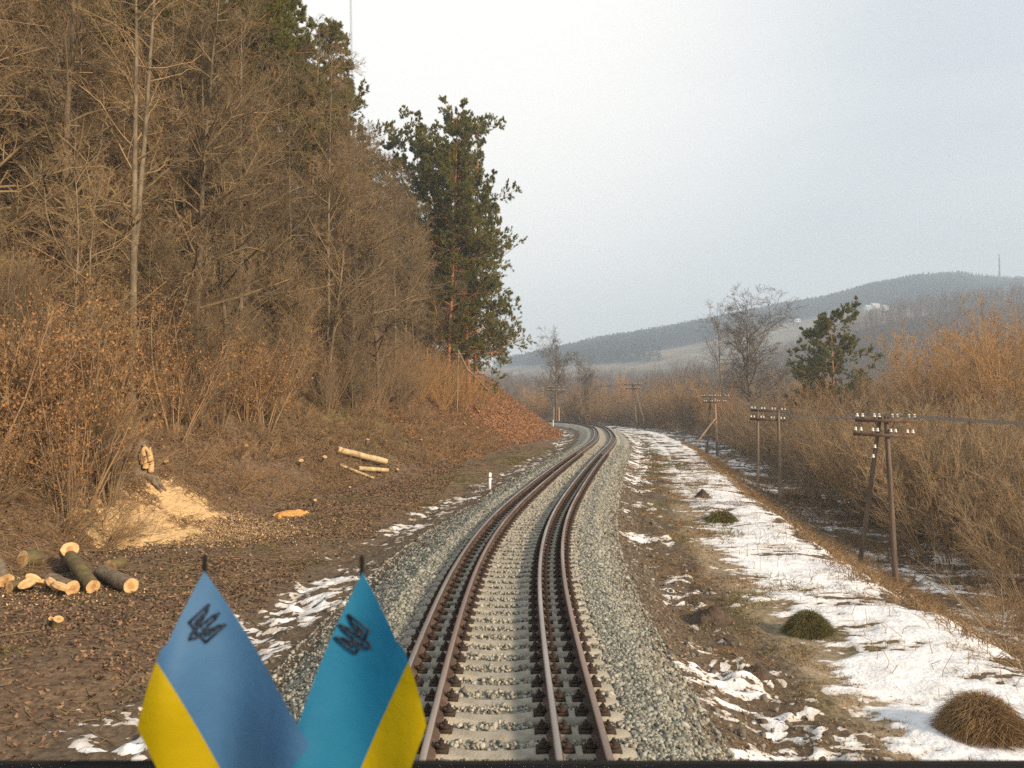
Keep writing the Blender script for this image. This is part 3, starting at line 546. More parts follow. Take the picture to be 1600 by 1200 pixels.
# the big ones that can be singled out
M['twinbark'] = mat('mottled_bark', (.08, .062, .042), (.24, .19, .125), 4, .9, bump=.6, bscale=14, stretch=(1, 1, .5))
twin = root_flag('twin_trunk_tree'); x0, y0 = spot(205, 27.5)
P, R = trunk(19, .16, wob=.014, lean=(-.012, 0), k=14); Pa = P.copy()
u = np.linspace(0, 1, 11)[:, None]; b0 = P[0, 4]; Pb = (b0 + np.hstack([.75 * u ** .7, .2 * u, u * (15.3 + 0 * u)]) + rng.normal(0, .05, (11, 3)) * u)[None]; Rb = (np.linspace(.105, .02, 11))[None]
V, Fq = merge([tubes(Pa, R * 1.0, 9), tubes(Pb, Rb, 8)]); link('trunk', mesh_np('twin_trunk', V, Fq, [M['twinbark']], smooth=True), twin)
prt = []
for PP, RR in ((Pa, R), (Pb, Rb)):
    P1, R1 = grow(PP, RR, 26, .32, .98, .18, 54, .05, 6, .16, .010, rr=.32); P2, R2 = grow(P1, R1, 7, .15, 1, .42, 40, .04, 4, .15, .008); P3, R3 = grow(P2, R2, 6, .1, 1, .5, 40, .03, 3, .16, .005); prt += [tubes(P1, R1, 5), tubes(P2, R2, 4), tubes(P3, R3, 3)]
link('crown', mesh_np('twin_crown', *merge(prt), [M['twig']]), twin)
place(twin, x0, y0, rz=0, label='tall slender pale tree forking into two trunks beside the sawdust heap', cat='tree')
mossy = bare_tree('multi_stem_tree', 11, .13, n1=22, u0=.2, ratio=.36, mb='moss', stems=4)
place(mossy, *spot(425, 41), label='bent mossy tree with several stems on the bank above the pair of peeled logs', cat='tree')
x, y = spot(535, 50); m2 = copy_tree(mossy); place(m2, x, y, 1.0, label='dark clump of stems on the bank left of the yellowish brush', cat='tree')
PL = [(22, 31, 22, 0, 'orange barked pine trunk at the far left edge of the wood', (-.02, 0)), (60, 35, 23, 1, 'leaning orange pine behind the leftmost trunk', (0, .1)), (138, 40, 24, 0, 'straight red barked pine in the gap left of the twin trunks', (0, 0)), (112, 46, 23, 1, 'thin red pine left of the straight red barked pine', (0, -.03)), (160, 48, 23, 0, 'thin red pine right of the straight red barked pine', (0, 0)),
      (428, 47, 25, 0, 'thick pine trunk rising behind the mossy stems', (0, 0)), (300, 38, 25, 1, None, (0, 0)), (355, 42, 25, 1, None, (0, 0)), (240, 40, 25, 1, None, (0, 0)), (395, 46, 25, 0, None, (0, 0)), (470, 55, 26, 0, None, (0, .02)), (505, 58, 24, 1, 'pine whose green branch juts into the sky at the edge of the wood', (0, .04)), (520, 66, 24, 0, None, (0, 0)), (195, 45, 25, 1, None, (0, 0)), (45, 41, 25, 0, None, (0, 0)), (-20, 44, 25, 1, None, (0, 0)), (310, 66, 27, 0, None, (0, 0)), (445, 70, 26, 1, None, (0, 0)), (92, 43, 25, 0, None, (0, 0)), (272, 45, 26, 0, None, (0, 0)), (420, 50, 24, 1, None, (0, 0)), (545, 72, 22, 1, None, (0, 0))]
for px, D, H, k, lb, tl in PL:
    x, y = spot(px, D); z = gz(x, y); Hm = CZ + (HY - topline(px + 18)) / F * D - z; H = min(H, Hm) if Hm > 8 else H
    place(pines[k], x, y, max(H / 24, .6), rz=None if tl == (0, 0) else 0, label=lb or 'tall pine with a bare orange trunk inside the left wood', group=None if lb else PG, tilt=tl)
for px, D, top, k, lb in [(700, 74, 160, 0, 'tallest dark green pine of the group at the end of the wood'), (640, 79, 162, 1, 'left pine of the green group at the end of the wood'), (742, 80, 172, 1, 'rightmost tall pine with branches reaching over the bend'), (732, 77, 185, 0, 'dense pine in the middle of the green group'), (612, 84, 195, 0, 'pale topped pine at the left rear of the green group'), (668, 76, 215, 1, 'pine at the rear of the green group'), (655, 84, 205, 0, 'half hidden pine behind the left pine of the green group'), (712, 86, 215, 1, 'half hidden pine behind the tallest pine of the green group'), (742, 84, 330, 0, 'short pine hanging over the bank nose')]:
    x, y = spot(px, D); z = gz(x, y); H = CZ + (HY - top) / F * D - z; sc = H / 24
    place(fullp[k], x, y, sc * .86, scz=sc * .97, label=lb)
pt = bare_tree('straight_tree', 20, .12, n1=34, u0=.42, ratio=.19, ang=48, up=.05, n3=8, tw=.007, mb='pale_bark', wob=.012)
for px, D in [(262, 33), (284, 37), (322, 34), (375, 39), (402, 44), (452, 42), (480, 46), (512, 44), (556, 52), (590, 54), (618, 60), (96, 30), (30, 28)]:
    x, y = spot(px, D); z = gz(x, y); H = min(random.uniform(17, 22), CZ + (HY - topline(px + 10)) / F * D - z)
    place(pt if px == 262 else copy_tree(pt), x, y, H / 20, label='tall straight slender tree at the front of the left wood', group='straight slender trees at the front of the left wood')
# the rest of the wood
taken = [spot(a[0], a[1]) for a in PL] + [(x0, y0)]
def scatter(n, dmin, dmax, y0_, y1_, gap, xlim=.8, extra=None):
    out = []
    for _ in range(n * 60):
        if len(out) >= n: break
        y = y0_ + (y1_ - y0_) * random.random(); x = random.uniform(-xlim * y, .06 * y)
        s, t = track_st([x], [y]); d = -t[0] - toe_of(np.interp(s[0], arc, path[:, 1]))
        if d < dmin or d > dmax or (extra and not extra(x, y, d)): continue
        if all((x - a) ** 2 + (y - b) ** 2 > gap ** 2 for a, b in taken + out): out.append((x, y))
    return out
for i, (x, y) in enumerate(scatter(112, 4.5, 30, 22, 84, 1.3, extra=lambda x, y, d: not (-200 < PX + F * x / y < 330 and y < 30) and not (395 < PX + F * x / y < 455 and y < 47) and not (-20 < PX + F * x / y < 180 and y < 48 and random.random() < .72) and y < 58 or (d > 6.5 and x / y < -.085))):
    px = PX + F * x / y; z = gz(x, y); H = random.uniform(12, 19); Hm = CZ + (HY - topline(px + 12)) / F * y - z
    if Hm < 4: continue
    H = min(H, Hm)
    place(bare[i % 4], x, y, H / 17 * .97, label='bare leafless tree in the dense brown wood on the left bank', group=WG); taken.append((x, y))
for i, (x, y) in enumerate(scatter(95, 4.2, 26, 22, 84, 1.2, extra=lambda x, y, d: (y < 58 or d > 7) and not (150 < PX + F * x / y < 260 and y < 29) and not (0 < PX + F * x / y < 170 and y < 42 and d > 8))):
    px = PX + F * x / y; z = gz(x, y); H = random.uniform(4.5, 9); Hm = CZ + (HY - topline(px + 10)) / F * y - z
    if Hm < 3: continue
    place(under[i % 2], x, y, min(H, Hm) / 8.4, label='thin many stemmed sapling under the trees on the left bank', cat='tree', group=UG)
leafy = [link('leafy_shrub', shrub_mesh('leafy_shrub', 2.6, 16, .55, 8, 5, 38, .05, 'brush', 4200, 'leaf')) for _ in range(3)]
twiggy = [link('bare_shrub', shrub_mesh('bare_shrub', 3.2, 26, .6, 9, 6, 34, .05, 'brush')) for _ in range(3)]
for o in leafy + twiggy: o.location = (0, -300, 0)
taken = []
for i, (x, y) in enumerate(scatter(230, 1.2, 24, 17, 62, .75, extra=lambda x, y, d: (x / y < -.30 or d > 7) and not (y < 34 and d < 3.5 and x > -.55 * y) and random.random() < (1 if x / y < -.42 else .5) and not (150 < PX + F * x / y < 330 and y < 27.5))):
    place(leafy[i % 3], x, y, random.uniform(.6, 1.9), label='shrub holding withered orange leaves on the left bank', cat='shrub', group='leafy shrubs on the left bank')
taken = []
for i, (x, y) in enumerate(scatter(260, 1.8, 22, 19, 76, .75, extra=lambda x, y, d: not (y > 57 and d < 6 and x / y > -.16) and not (y < 33 and d < 3 and x > -.52 * y) and not (y > 30 and d < 4.4) and not (165 < PX + F * x / y < 330 and y < 27))):
    place(twiggy[i % 3], x, y, random.uniform(.6, 1.35), label='bare twiggy bush in the brown undergrowth on the left bank', cat='bush', group='bare bushes on the left bank')
bm_ = [link('yellowish_bush', shrub_mesh('yellowish_bush', 4.2, 22, .5, 9, 6, 36, .04, 'willow_orange', 900, 'leaf')) for _ in range(1)][0]
for px, D, s_, lb in [(690, 63, 1.0, 'small yellow brown bush in front of the big pines'), (722, 69, 1.3, 'broad orange bush around the snapped tree'), (752, 73, 1.1, 'orange bush below the rightmost tall pine'), (655, 61, 1.2, 'yellow orange bush farthest left at the foot of the green pines'), (700, 68, 1.3, 'yellow orange bush at the foot of the big pines'), (672, 66, .9, 'yellow orange bush left of the one below the big pines'), (730, 71, .95, 'orange bush on the crest of the bank nose')]:
    place(bm_, *spot(px, D), s_, label=lb, cat='bush')
taken = []
lowl = [link('brushwood_bush', shrub_mesh('brushwood_bush', 1.5, 26, 1.5, 6, 5, 45, -.02, 'brush', 260, 'leaf', rmin=.005)) for _ in range(2)]
for o in lowl: o.location = (0, -300, 0)
for i, (x, y) in enumerate(scatter(190, .3, 6, 18, 66, .7, extra=lambda x, y, d: not (y > 57 and d > 1) and not (y < 27 and d < 2.2 and x > -.50 * y) and not (30 < y < 42 and d < 2))):
    place(lowl[i % 2], x, y, random.uniform(.3, .95), label='low tangle of brushwood on the slope of the left bank', cat='bush', group='low brush on the left bank')
# vertical coppice stems by the sawdust
cop = link('coppice_clump', shrub_mesh('coppice', 3.6, 14, .28, 4, 2, 22, .03, 'twig', r=.022)); place(cop, *spot(172, 21.5), label='clump of straight thin stems beside the sawdust heap', cat='shrub')
dk = link('dark_evergreen_bush', shrub_mesh('dkb', 3, 40, .6, 8, 5, 35, .03, 'greytwig', 1800, 'needle')); place(dk, *spot(790, 92), 1.2, z=.8, label='dark green bush at the crest of the bank nose below the pines', cat='bush')

# right: willow thicket in the hollow
wil = [link('willow_shrub', shrub_mesh('willow_shrub', 6, 44, .75, 9, 5, 34, .045, 'willow', m4=3, rmin=.0085, r=.022, base=1.9)) for _ in range(4)]
wo_ = [link('orange_willow', shrub_mesh('orange_willow', 10, 40, .6, 10, 6, 34, .035, 'willow_orange', m4=4, rmin=.011, r=.05, base=1.6)) for _ in range(2)]
low = [link('low_bush', shrub_mesh('low_bush', 1.6, 34, 1.3, 7, 5, 42, -.02, 'brush', rmin=.005)) for _ in range(2)]
for o in wil + wo_ + low: o.location = (0, -300, 0)
def rscat(n, t0, t1, y0_, y1_, gap, x0_=.0, x1_=.78):
    out = []
    for _ in range(n * 60):
        if len(out) >= n: break
        y = y0_ + (y1_ - y0_) * random.random() ** 1.2; x = random.uniform(x0_ * y, x1_ * y); s, t = track_st([x], [y])
        if t0 < t[0] < t1 and all((x - a) ** 2 + (y - b) ** 2 > (gap * (1 + y / 120)) ** 2 for a, b in out): out.append((x, y))
    return out
for i, (x, y) in enumerate(rscat(285, 15.5, 95, 24, 175, 1.6)):
    px = PX + F * x / y; H = random.uniform(4.2, 6.6) + (random.random() < .15) * 1.5
    if y > 120: H *= 1.25
    top = np.interp(px, [800, 1000, 1150, 1300, 1420, 1500, 1600], [600, 592, 588, 560, 560, 540, 520]); H = min(H, CZ + (HY - top) / F * y - gz(x, y))
    place(wil[i % 4], x, y, H / 6, label='brown bare willow shrub in the thicket beyond the telegraph poles', cat='shrub', group='willow thicket on the right')
for i, (px, D, top) in enumerate([(1500, 62, 505), (1560, 58, 492), (1610, 52, 505), (1465, 75, 540), (1540, 75, 510), (1590, 82, 508), (1420, 85, 560), (1650, 60, 490), (1250, 98, 590), (1290, 84, 598), (1345, 86, 592), (1080, 125, 590), (1040, 140, 592), (1120, 112, 598), (960, 165, 588), (905, 172, 600), (840, 178, 600)]):
    x, y = spot(px, D); z = gz(x, y); H = CZ + (HY - top) / F * D - z
    place(wo_[i % 2], x, y, H / 10, label='tall willow with glowing orange crown above the right thicket' if i < 8 else 'orange willow low in the valley beyond the bend', cat='tree', group='orange willows on the right' if i < 8 else 'orange willows in the valley')
for i, (x, y) in enumerate(rscat(130, 9.2, 17.5, 14, 100, .8)):
    place(low[i % 2], x, y, random.uniform(.35, .85) * (1 if track_st([x], [y])[1][0] > 12 else .5), label='low dry bush on the slope below the right embankment edge', cat='bush', group='low bushes on the right slope')
M['darktwig'] = mat('dark_twigs', (.12, .095, .07), (.2, .16, .12), 1., .9)
vt = bare_tree('valley_tree', 17, .24, n1=34, u0=.25, ratio=.36, ang=40, up=.06, shp=.1, n2=10, n3=8, n4=4, tw=.014, mt='darktwig', wob=.010); vt.location = (0, -300, 0)
for i, (px, D, top, k, lb) in enumerate([(1172, 112, 470, 2, 'tallest bare tree of the valley, with a broad rounded crown'), (868, 152, 530, 3, 'slender bare tree behind the farthest telegraph pole'), (914, 160, 562, 1, 'short bare tree right of the slender one near the bend'), (1440, 70, 600, 1, None), (1340, 84, 590, 3, None), (1520, 56, 560, 3, None), (1395, 60, 600, 3, None), (1570, 44, 560, 1, None)]):
    x, y = spot(px, D); H = CZ + (HY - top) / F * D - gz(x, y)
    place(vt if i < 3 else bare[k], x, y, H / 17 * (1.15 if i == 0 else .85), scz=H / 17 * (.87 if i < 3 else .97), label=lb or 'thin bare tree standing up out of the right thicket', group=None if lb else 'thin trees in the right thicket')
pale = bare_tree('pale_tree', 15, .13, n1=26, u0=.25, ratio=.36, ang=45, mt='greytwig', mb='pale_bark'); x, y = spot(1128, 118); place(pale, x, y, (CZ + (HY - 478) / F * 118 - gz(x, y)) / 15, label='pale grey bare tree left of the tallest tree of the valley')
bir = bare_tree('birch_tree', 10, .11, n1=16, u0=.3, ratio=.26, ang=38, mb='birch', mt='greytwig', n3=5, n4=3); x, y = spot(1437, 62); place(bir, x, y, (CZ + (HY - 575) / F * 62 - gz(x, y)) / 10, label='white stemmed birch standing in the right thicket')
cf = pine_tree('valley_pine', 14, .22, .15, reach=.3, n1=55, shape=.5, nt_=5, n3=6, big=1.1); x, y = spot(1300, 92); place(cf, x, y, (CZ + (HY - 498) / F * 92 - gz(x, y)) / 14 * 1.03, label='single dark green pine rising from the right thicket')
x, y = spot(1262, 94); cf2 = copy_tree(cf); place(cf2, x, y, .6, label='small pine at the left foot of the single dark green pine')
# snapped stem on the nose
mb = MB(); mb.tube([(0, 0, -.3), (.05, 0, 3), (.1, 0, 5.6)], [.08, .075, .065], 7); mb.tube([(.1, 0, 5.5), (.9, .1, 3.9), (2.6, .3, 2.2), (3.6, .4, 1.5)], [.09, .08, .05, .02], 6); mb.tube([(.9, .1, 3.9), (1.8, .2, 3.3), (3.3, .2, 2.6)], [.05, .03, .015], 5)
x, y = spot(714, 66); tag(mb.build('snapped_tree', M['pale_bark'], loc=(x, y, gz(x, y)), smooth=True), 'snapped pale tree with its top bent down below the pines', 'broken tree')
def branchy(name, L, r, m, lb, px, D, rot, z=0.):
    P, R = trunk(L, r, k=8, wob=.1); P1, R1 = grow(P, R, 9, .15, 1, .5, 40, .03, 5, .15, .008); P2, R2 = grow(P1, R1, 4, .2, 1, .5, 38, 0, 3, .15, .005)
    V, Fq = merge([tubes(P, R, 6), tubes(P1, R1, 5), tubes(P2, R2, 3)]); x, y = spot(px, D); tag(link(name, mesh_np(name, V, Fq, [M[m]]), None, (x, y, gz(x, y) + z), rot), lb, 'branch')
branchy('fallen_branch', 2.6, .035, 'pale_bark', 'pale forked branch lying at the right edge below the snow', 1575, 17.5, (-.3, -.6, 0))
branchy('fallen_branch', 3.2, .05, 'pale_bark', 'whitish dead branch leaning out of the bank right of the twin trunks', 330, 33, (.3, 1.2, .2), 3.5)
branchy('fallen_branch', 2.4, .03, 'brush', 'brown brushwood branch lying above the long peeled logs', 500, 37, (1.3, .3, .4), .3)

# ------------------------------------------------------------------ telegraph line
def insulator(parent, loc):
    mb = MB(); mb.tube([(0, 0, -.02), (0, 0, .06)], .012, 6, 1); mb.tube([(0, 0, .045), (0, 0, .075), (0, 0, .10), (0, 0, .125), (0, 0, .155)], [.052, .05, .034, .046, .026], 10, 0)
    if 'ins' not in M: M['ins'] = mb.mesh('insulator', [M['porcelain'], M['iron']], True)
    return link('insulator', M['ins'], parent, loc)
def pole_part(root, a, b, r, m):
    return MB().tube([a, tuple((np.array(a) + np.array(b)) / 2 + np.array([.01, 0, 0])), b], [r * 1.15, r, r * .85], 10).build('pole', M[m], root, True)
def crossarm(root, c, L, dz=0., rz=0., ins=(), name='crossarm'):
    Mx = np.array(Matrix.Rotation(rz, 3, 'Z') @ Matrix.Rotation(dz, 3, 'Y'))
    o = MB().box((-L / 2, -.05, -.055), (L / 2, .05, .055), 0, Mx).build(name, M['arm'], root, loc=c)
    pts = []
    for u in ins:
        p = Mx @ np.array([u * L / 2, 0, .075]); insulator(o, tuple(p)); pts.append(np.array(c) + p + np.array([0, 0, .13]))
    return pts
def base_at(px, py, zg): D = F * (CZ - zg) / (py - HY); return (px - PX) / F * D, D
TG = 'telegraph poles along the right side of the line'; wires = []
INS = (-.95, -.77, -.38, -.22, .22, .38, .77, .95)
D = 25.0; r1 = root_flag('telegraph_pole'); X1 = (1385 - PX) / F * D; r1.location = (X1, D, gz(X1, D)); z1 = r1.location.z; top = CZ + (HY - 650) / F * D - z1
tag(r1, 'nearest telegraph pole, an A frame of two dark poles with two crossarms', 'telegraph pole', TG)
pole_part(r1, (.12, -.25, -.5), (-.03, 0, top), .085, 'wood_pole'); pole_part(r1, (-.82, .6, -.5), (-.17, .12, top - .05), .075, 'wood_pole')
wires.append([r1.location + Vector(p) for p in crossarm(r1, (-.10, -.13, top - .15), 1.98, .02, 0, INS)]); wires.append([r1.location + Vector(p) for p in crossarm(r1, (-.16, -.13, top - .63), 1.98, .05, 0, INS)])
for sd in (-1, 1): MB().tube([(-.1 + sd * .08, -.07, top - .55), (-.1 + sd * .34, -.08, top - .2)], .012, 6).build('brace', M['iron'], r1)
for dz, dx in ((1.0, -.36), (1.32, -.42)): insulator(r1, (dx, .1, top - dz - .1))
D = 45.5; r2 = root_flag('telegraph_pole'); X2 = (1200 - PX) / F * D; r2.location = (X2, D, gz(X2, D)); top = CZ + (HY - 641) / F * D - r2.location.z
tag(r2, 'second telegraph pole, a portal of two upright poles under twin crossarms', 'telegraph pole', TG)
pole_part(r2, (-.55, .35, -.5), (-.55, .25, top - .05), .09, 'wood_grey'); pole_part(r2, (.55, -.35, -.5), (.52, -.25, top), .1, 'wood_grey')
wires.append([r2.location + Vector(p) for p in crossarm(r2, (0, 0, top - .05), 2.0, .05, -.4, INS)]); wires.append([r2.location + Vector(p) for p in crossarm(r2, (-.05, 0, top - .58), 2.0, .05, -.4, INS)])
D = 90.; r3 = root_flag('telegraph_pole'); X3 = (1118 - PX) / F * D; zb = CZ + (HY - 700) / F * D; r3.location = (X3, D, min(zb, gz(X3, D))); top = CZ + (HY - 616) / F * D - r3.location.z
tag(r3, 'third telegraph pole, tan, with a slanting timber strut on its left', 'telegraph pole', TG)
pole_part(r3, (.2, 0, -.5), (-.1, 0, top), .12, 'wood_tan'); pole_part(r3, (-1.0, .5, -.5), (-.5, .4, top - .4), .1, 'wood_pole'); zz = gz(X3 - 3.3, D)
MB().tube([(-3.3, -1.0, zz - r3.location.z - .3), (0, -.15, top * .62)], .1, 8).build('strut', M['wood_tan'], r3, True)
MB().tube([(.05, -.2, -.4), (.05, -.18, 1.7)], .1, 6).build('stub', M['wood_pole'], r3); MB().tube([(-1.2, .3, -.4), (-1.05, .32, 1.6)], .1, 6).build('stub', M['wood_grey'], r3)
wires.append([r3.location + Vector(p) for p in crossarm(r3, (-.1, -.12, top - .3), 3.2, 0, -.3, INS)]); wires.append([r3.location + Vector(p) for p in crossarm(r3, (-.1, -.12, top - .95), 2.6, 0, -.3, INS)])
D = 128.; r4 = root_flag('telegraph_pole'); X4 = (996 - PX) / F * D; r4.location = (X4, D, gz(X4, D)); top = CZ + (HY - 598) / F * D - r4.location.z
tag(r4, 'fourth telegraph pole, a leaning tan A frame at the outside of the bend', 'telegraph pole', TG)
pole_part(r4, (-.1, .3, 1.4), (-.9, .1, top), .17, 'wood_tan'); pole_part(r4, (1.0, -.3, 1.4), (-.7, 0, top), .17, 'wood_tan')
MB().tube([(0, .3, -.4), (-.2, .25, 2.3)], .16, 6).build('stub', M['wood_grey'], r4); MB().tube([(1.35, -.3, -.4), (.75, -.3, 2.4)], .17, 6).build('stub', M['wood_pole'], r4)
wires.append([r4.location + Vector(p) for p in crossarm(r4, (-.8, -.15, top - .35), 3.0, 0, -.3, INS)]); crossarm(r4, (-.8, -.15, top - 1.0), 2.4, 0, -.3, INS)
D = 148.; r5 = root_flag('telegraph_pole'); X5 = (869 - PX) / F * D; r5.location = (X5, D, gz(X5, D)); top = CZ + (HY - 604) / F * D - r5.location.z
tag(r5, 'farthest telegraph pole, dark, beyond the bend in front of a slender tree', 'telegraph pole', TG)
pole_part(r5, (0, 0, -.4), (0, 0, top), .15, 'wood_pole')
for sd in (-1, 1): MB().tube([(sd * .55, -.15, -.4), (sd * .5, -.15, 3.2)], .17, 6).build('stub', M['wood_grey'] if sd < 0 else M['wood_tan'], r5)
wires.append([r5.location + Vector(p) for p in crossarm(r5, (0, -.15, top - .2), 3.4, 0, 0, INS)]); crossarm(r5, (0, -.15, top - .8), 3.4, 0, 0, INS)
def sag(a, b, n=14, d=.35):
    t = np.linspace(0, 1, n)[:, None]; P = np.array(a) + (np.array(b) - np.array(a)) * t; P[:, 2] -= d * 4 * (t * (1 - t))[:, 0]; return P
chain = [wires[0], wires[2], wires[4], wires[6], wires[7]]
for i in range(8):
    st_ = np.array(chain[0][i]) + np.array([7.5, -27, .3]); P = np.vstack([sag(st_, chain[0][i], 14, .4)] + [sag(a[i], b[i], 12, .35) for a, b in zip(chain[:-1], chain[1:])]); keep = np.r_[True, np.linalg.norm(np.diff(P, axis=0), axis=1) > .01]
    tag(MB().tube(P[keep], .006, 4).build('telegraph_wire', M['wire']), 'thin sagging wire strung along the telegraph poles on the right', 'wire', 'telegraph wires on the right')

# ------------------------------------------------------------------ marker posts, logs, stumps, sawdust
def post(px, py, D, h, lb):
    x, y = spot(px, D); o = MB().box((-.055, -.055, -.2), (.055, .055, h)).box((-.045, -.045, h), (.045, .045, h + .03)).build('marker_post', M['white_paint'], loc=(x, y, gz(x, y)), rot=(0, .03, .3))
    MB().box((-.058, -.058, h * .72), (.058, .058, h * .80)).build('band', M['concrete'], o)
    tag(o, lb, 'marker post', 'white marker posts left of the track')
post(765, 755, 34.5, .75, 'nearer white marker post left of the ballast'); post(864, 672, 112, 1.1, 'far small white marker post at the tip of the bank nose')
def log(name, a, b, r, m='logbark', lb=None, cat='log', group=None, parts=True):
    a = np.array(a, float); b = np.array(b, float); n = 14; k = 6; u = np.linspace(0, 1, k)[:, None]; P = a + (b - a) * u; P[1:-1] += rng.normal(0, .03 * r, (k - 2, 3)); R = r * (1 + rng.normal(0, .03, k)) * np.linspace(1, .93, k)
    c = P.mean(0); V, Fq = tubes((P - c)[None], R[None], n); V = V + rng.normal(0, .02 * r, V.shape); o = link(name, mesh_np(name, V, Fq, [M[m]], smooth=True), None, tuple(c))
    for ring, sg in ((0, -1), (k - 1, 1)):
        q = V[ring * n:(ring + 1) * n]; ax = nrm(b - a) * sg; cc = q.mean(0) + ax * .004; vv = np.vstack([q + ax * .002, (q - cc) * (.45 + rng.normal(0, .07, (n, 1))) + cc, cc]); f = [[i, (i + 1) % n, n + (i + 1) % n, n + i] for i in range(n)]; f3 = [[n + i, n + (i + 1) % n, 2 * n] for i in range(n)]
        if sg < 0: f = [x[::-1] for x in f]; f3 = [x[::-1] for x in f3]
        MB().add(vv, f).add(vv, f3, 1).build('cut_face', [M['cut'], M['heart']], o)
    return tag(o, lb, cat, group)
def P3(px, py, D, dz=0): p = at(px, py, D); return np.array([p[0], p[1], gz(p[0], p[1]) + dz])
LG = 'sawn logs dumped at the foot of the left bank'
def logpx(p0, p1, r, m, lb, lift=0., D0=None, D1=None):
    a, b = P3(p0[0], 0, p0[1]), P3(p1[0], 0, p1[1]); a[2] += r * .85 + lift; b[2] += r * .85 + (p1[2] if len(p1) > 2 else lift); log('log', a, b, r, m, lb, 'log', LG)
logpx((163, 16.6), (209, 15.6), .17, 'logbark', 'thick brown log with its round end facing right, rightmost of the dumped logs')
logpx((108, 16.9), (150, 15.6, .0), .15, 'moss', 'mossy green log lying aslant in the middle of the dumped logs', .35)
logpx((-25, 16.4), (14, 15.4), .17, 'logbark', 'brown log at the left edge of the photo with an orange end')
logpx((40, 16.6), (62, 16.9), .2, 'moss', 'short mossy round behind the split pieces')
logpx((85, 15.9), (118, 15.5), .16, 'logbark', 'short log lying left of the mossy green log')
logpx((20, 15.3), (52, 15.7), .12, 'moss', 'thin mossy log in front of the split pieces')
logpx((178, 17.2), (196, 17.5), .15, 'moss', 'short mossy round behind the rightmost thick log')
for px, D, a, b, lb in [(57, 15.5, .9, .6, 'upright split slab leaning on the log heap'), (70, 15.35, -.5, .3, 'flat split slab lying on the log heap'), (88, 15.3, .3, .9, 'split slab with pale face propped against a short log'), (48, 15.2, 1.2, -.4, 'narrow split billet at the front of the log heap'), (100, 15.2, .2, .5, 'pale disc cut from a log lying on the heap')]:
    p = P3(px, 0, D, .26); mb = MB(); mb.tube([(-.0, 0, -.035), (0, 0, .035)], [.16, .155], 10, 0); o = mb.build('split_wood', M['cut'], loc=tuple(p), rot=(a, b, .4), scale=(1.1, .6, 1)); tag(o, lb, 'split wood', 'split wood on the log heap')
def stump(px, D, r, h, lb, m='logbark', tilt=(0, 0), name='cut_stump', grp=None):
    p = P3(px, 0, D); ax = np.array([tilt[0], tilt[1], 1.]); log(name, p - ax * .15, p + ax * h, r, m, lb, 'stump', grp)
stump(112, 17.2, .2, .55, 'tilted stump with a bright orange cut behind the log heap', tilt=(.55, -.9))
stump(82, 13.1, .05, .16, 'thinner of two small cut stumps in front of the log heap', 'moss', (.5, -.4)); stump(93, 13.0, .085, .18, 'thicker of two small cut stumps in front of the log heap', 'moss', (.5, -.4))
# the big torn stump above the sawdust
x, y = spot(222, 24.2); rt = root_flag('torn_stump'); rt.location = (x, y, gz(x, y)); tag(rt, 'dark torn stump with a pale splintered side above the sawdust heap', 'stump')
mb = MB(); mb.tube([(-.1, 0, -.4), (-.1, 0, .2), (-.05, 0, .7), (.02, 0, 1.15)], [.42, .33, .27, .2], 12)
for a in range(7): mb.tube([(-.1, 0, .15), (-.1 + .55 * math.cos(a), .55 * math.sin(a), -.1), (-.1 + .9 * math.cos(a), .9 * math.sin(a), -.5)], [.13, .09, .04], 6)
mb.build('stump_body', M['logbark'], rt, True)
mb = MB()
for i in range(11): a = np.array([rng.uniform(.1, .42), rng.uniform(-.35, .0), rng.uniform(.1, .5)]); mb.tube([a, a + [rng.normal(0, .06), -.03, .3], a + [rng.normal(0, .1), 0, rng.uniform(.35, .6)]], [.10, .085, .02], 5)
mb.build('splintered_wood', M['cut'], rt)
# long peeled logs and other cut wood on the slope
for (p0, d0_), (p1, d1_), r, lift, lb in [((527, 37.5), (604, 39.5), .17, .1, 'long thick peeled log lying across the toe of the bank'), ((560, 37.0), (606, 38.5), .12, .05, 'shorter peeled log under the long thick one'), ((532, 36.3), (585, 36.6), .07, 0, 'thin pole lying in front of the peeled logs')]:
    a, b = P3(p0, 0, d0_), P3(p1, 0, d1_); a[2] += r + lift * .3; b[2] += r + lift * 3; log('peeled_log', a, b, r, 'peeled', lb, 'log', 'peeled logs at the toe of the bank')
for i, (px, D) in enumerate([(640, 46), (658, 49), (690, 55), (600, 43), (748, 72), (762, 76), (735, 69), (708, 60), (672, 45), (620, 40), (400, 29), (385, 31), (262, 26), (470, 33), (505, 35), (665, 52), (725, 64), (573, 41), (547, 33.5), (490, 28), (745, 66)]):
    stump(px, D, random.uniform(.05, .11) * (1.3 if D > 55 else 1), random.uniform(.12, .35), 'small freshly cut stub with a pale top on the left bank', 'logbark', (random.uniform(.1, .7), random.uniform(-.8, -.2)), 'cut_stub', 'cut stubs on the left bank')
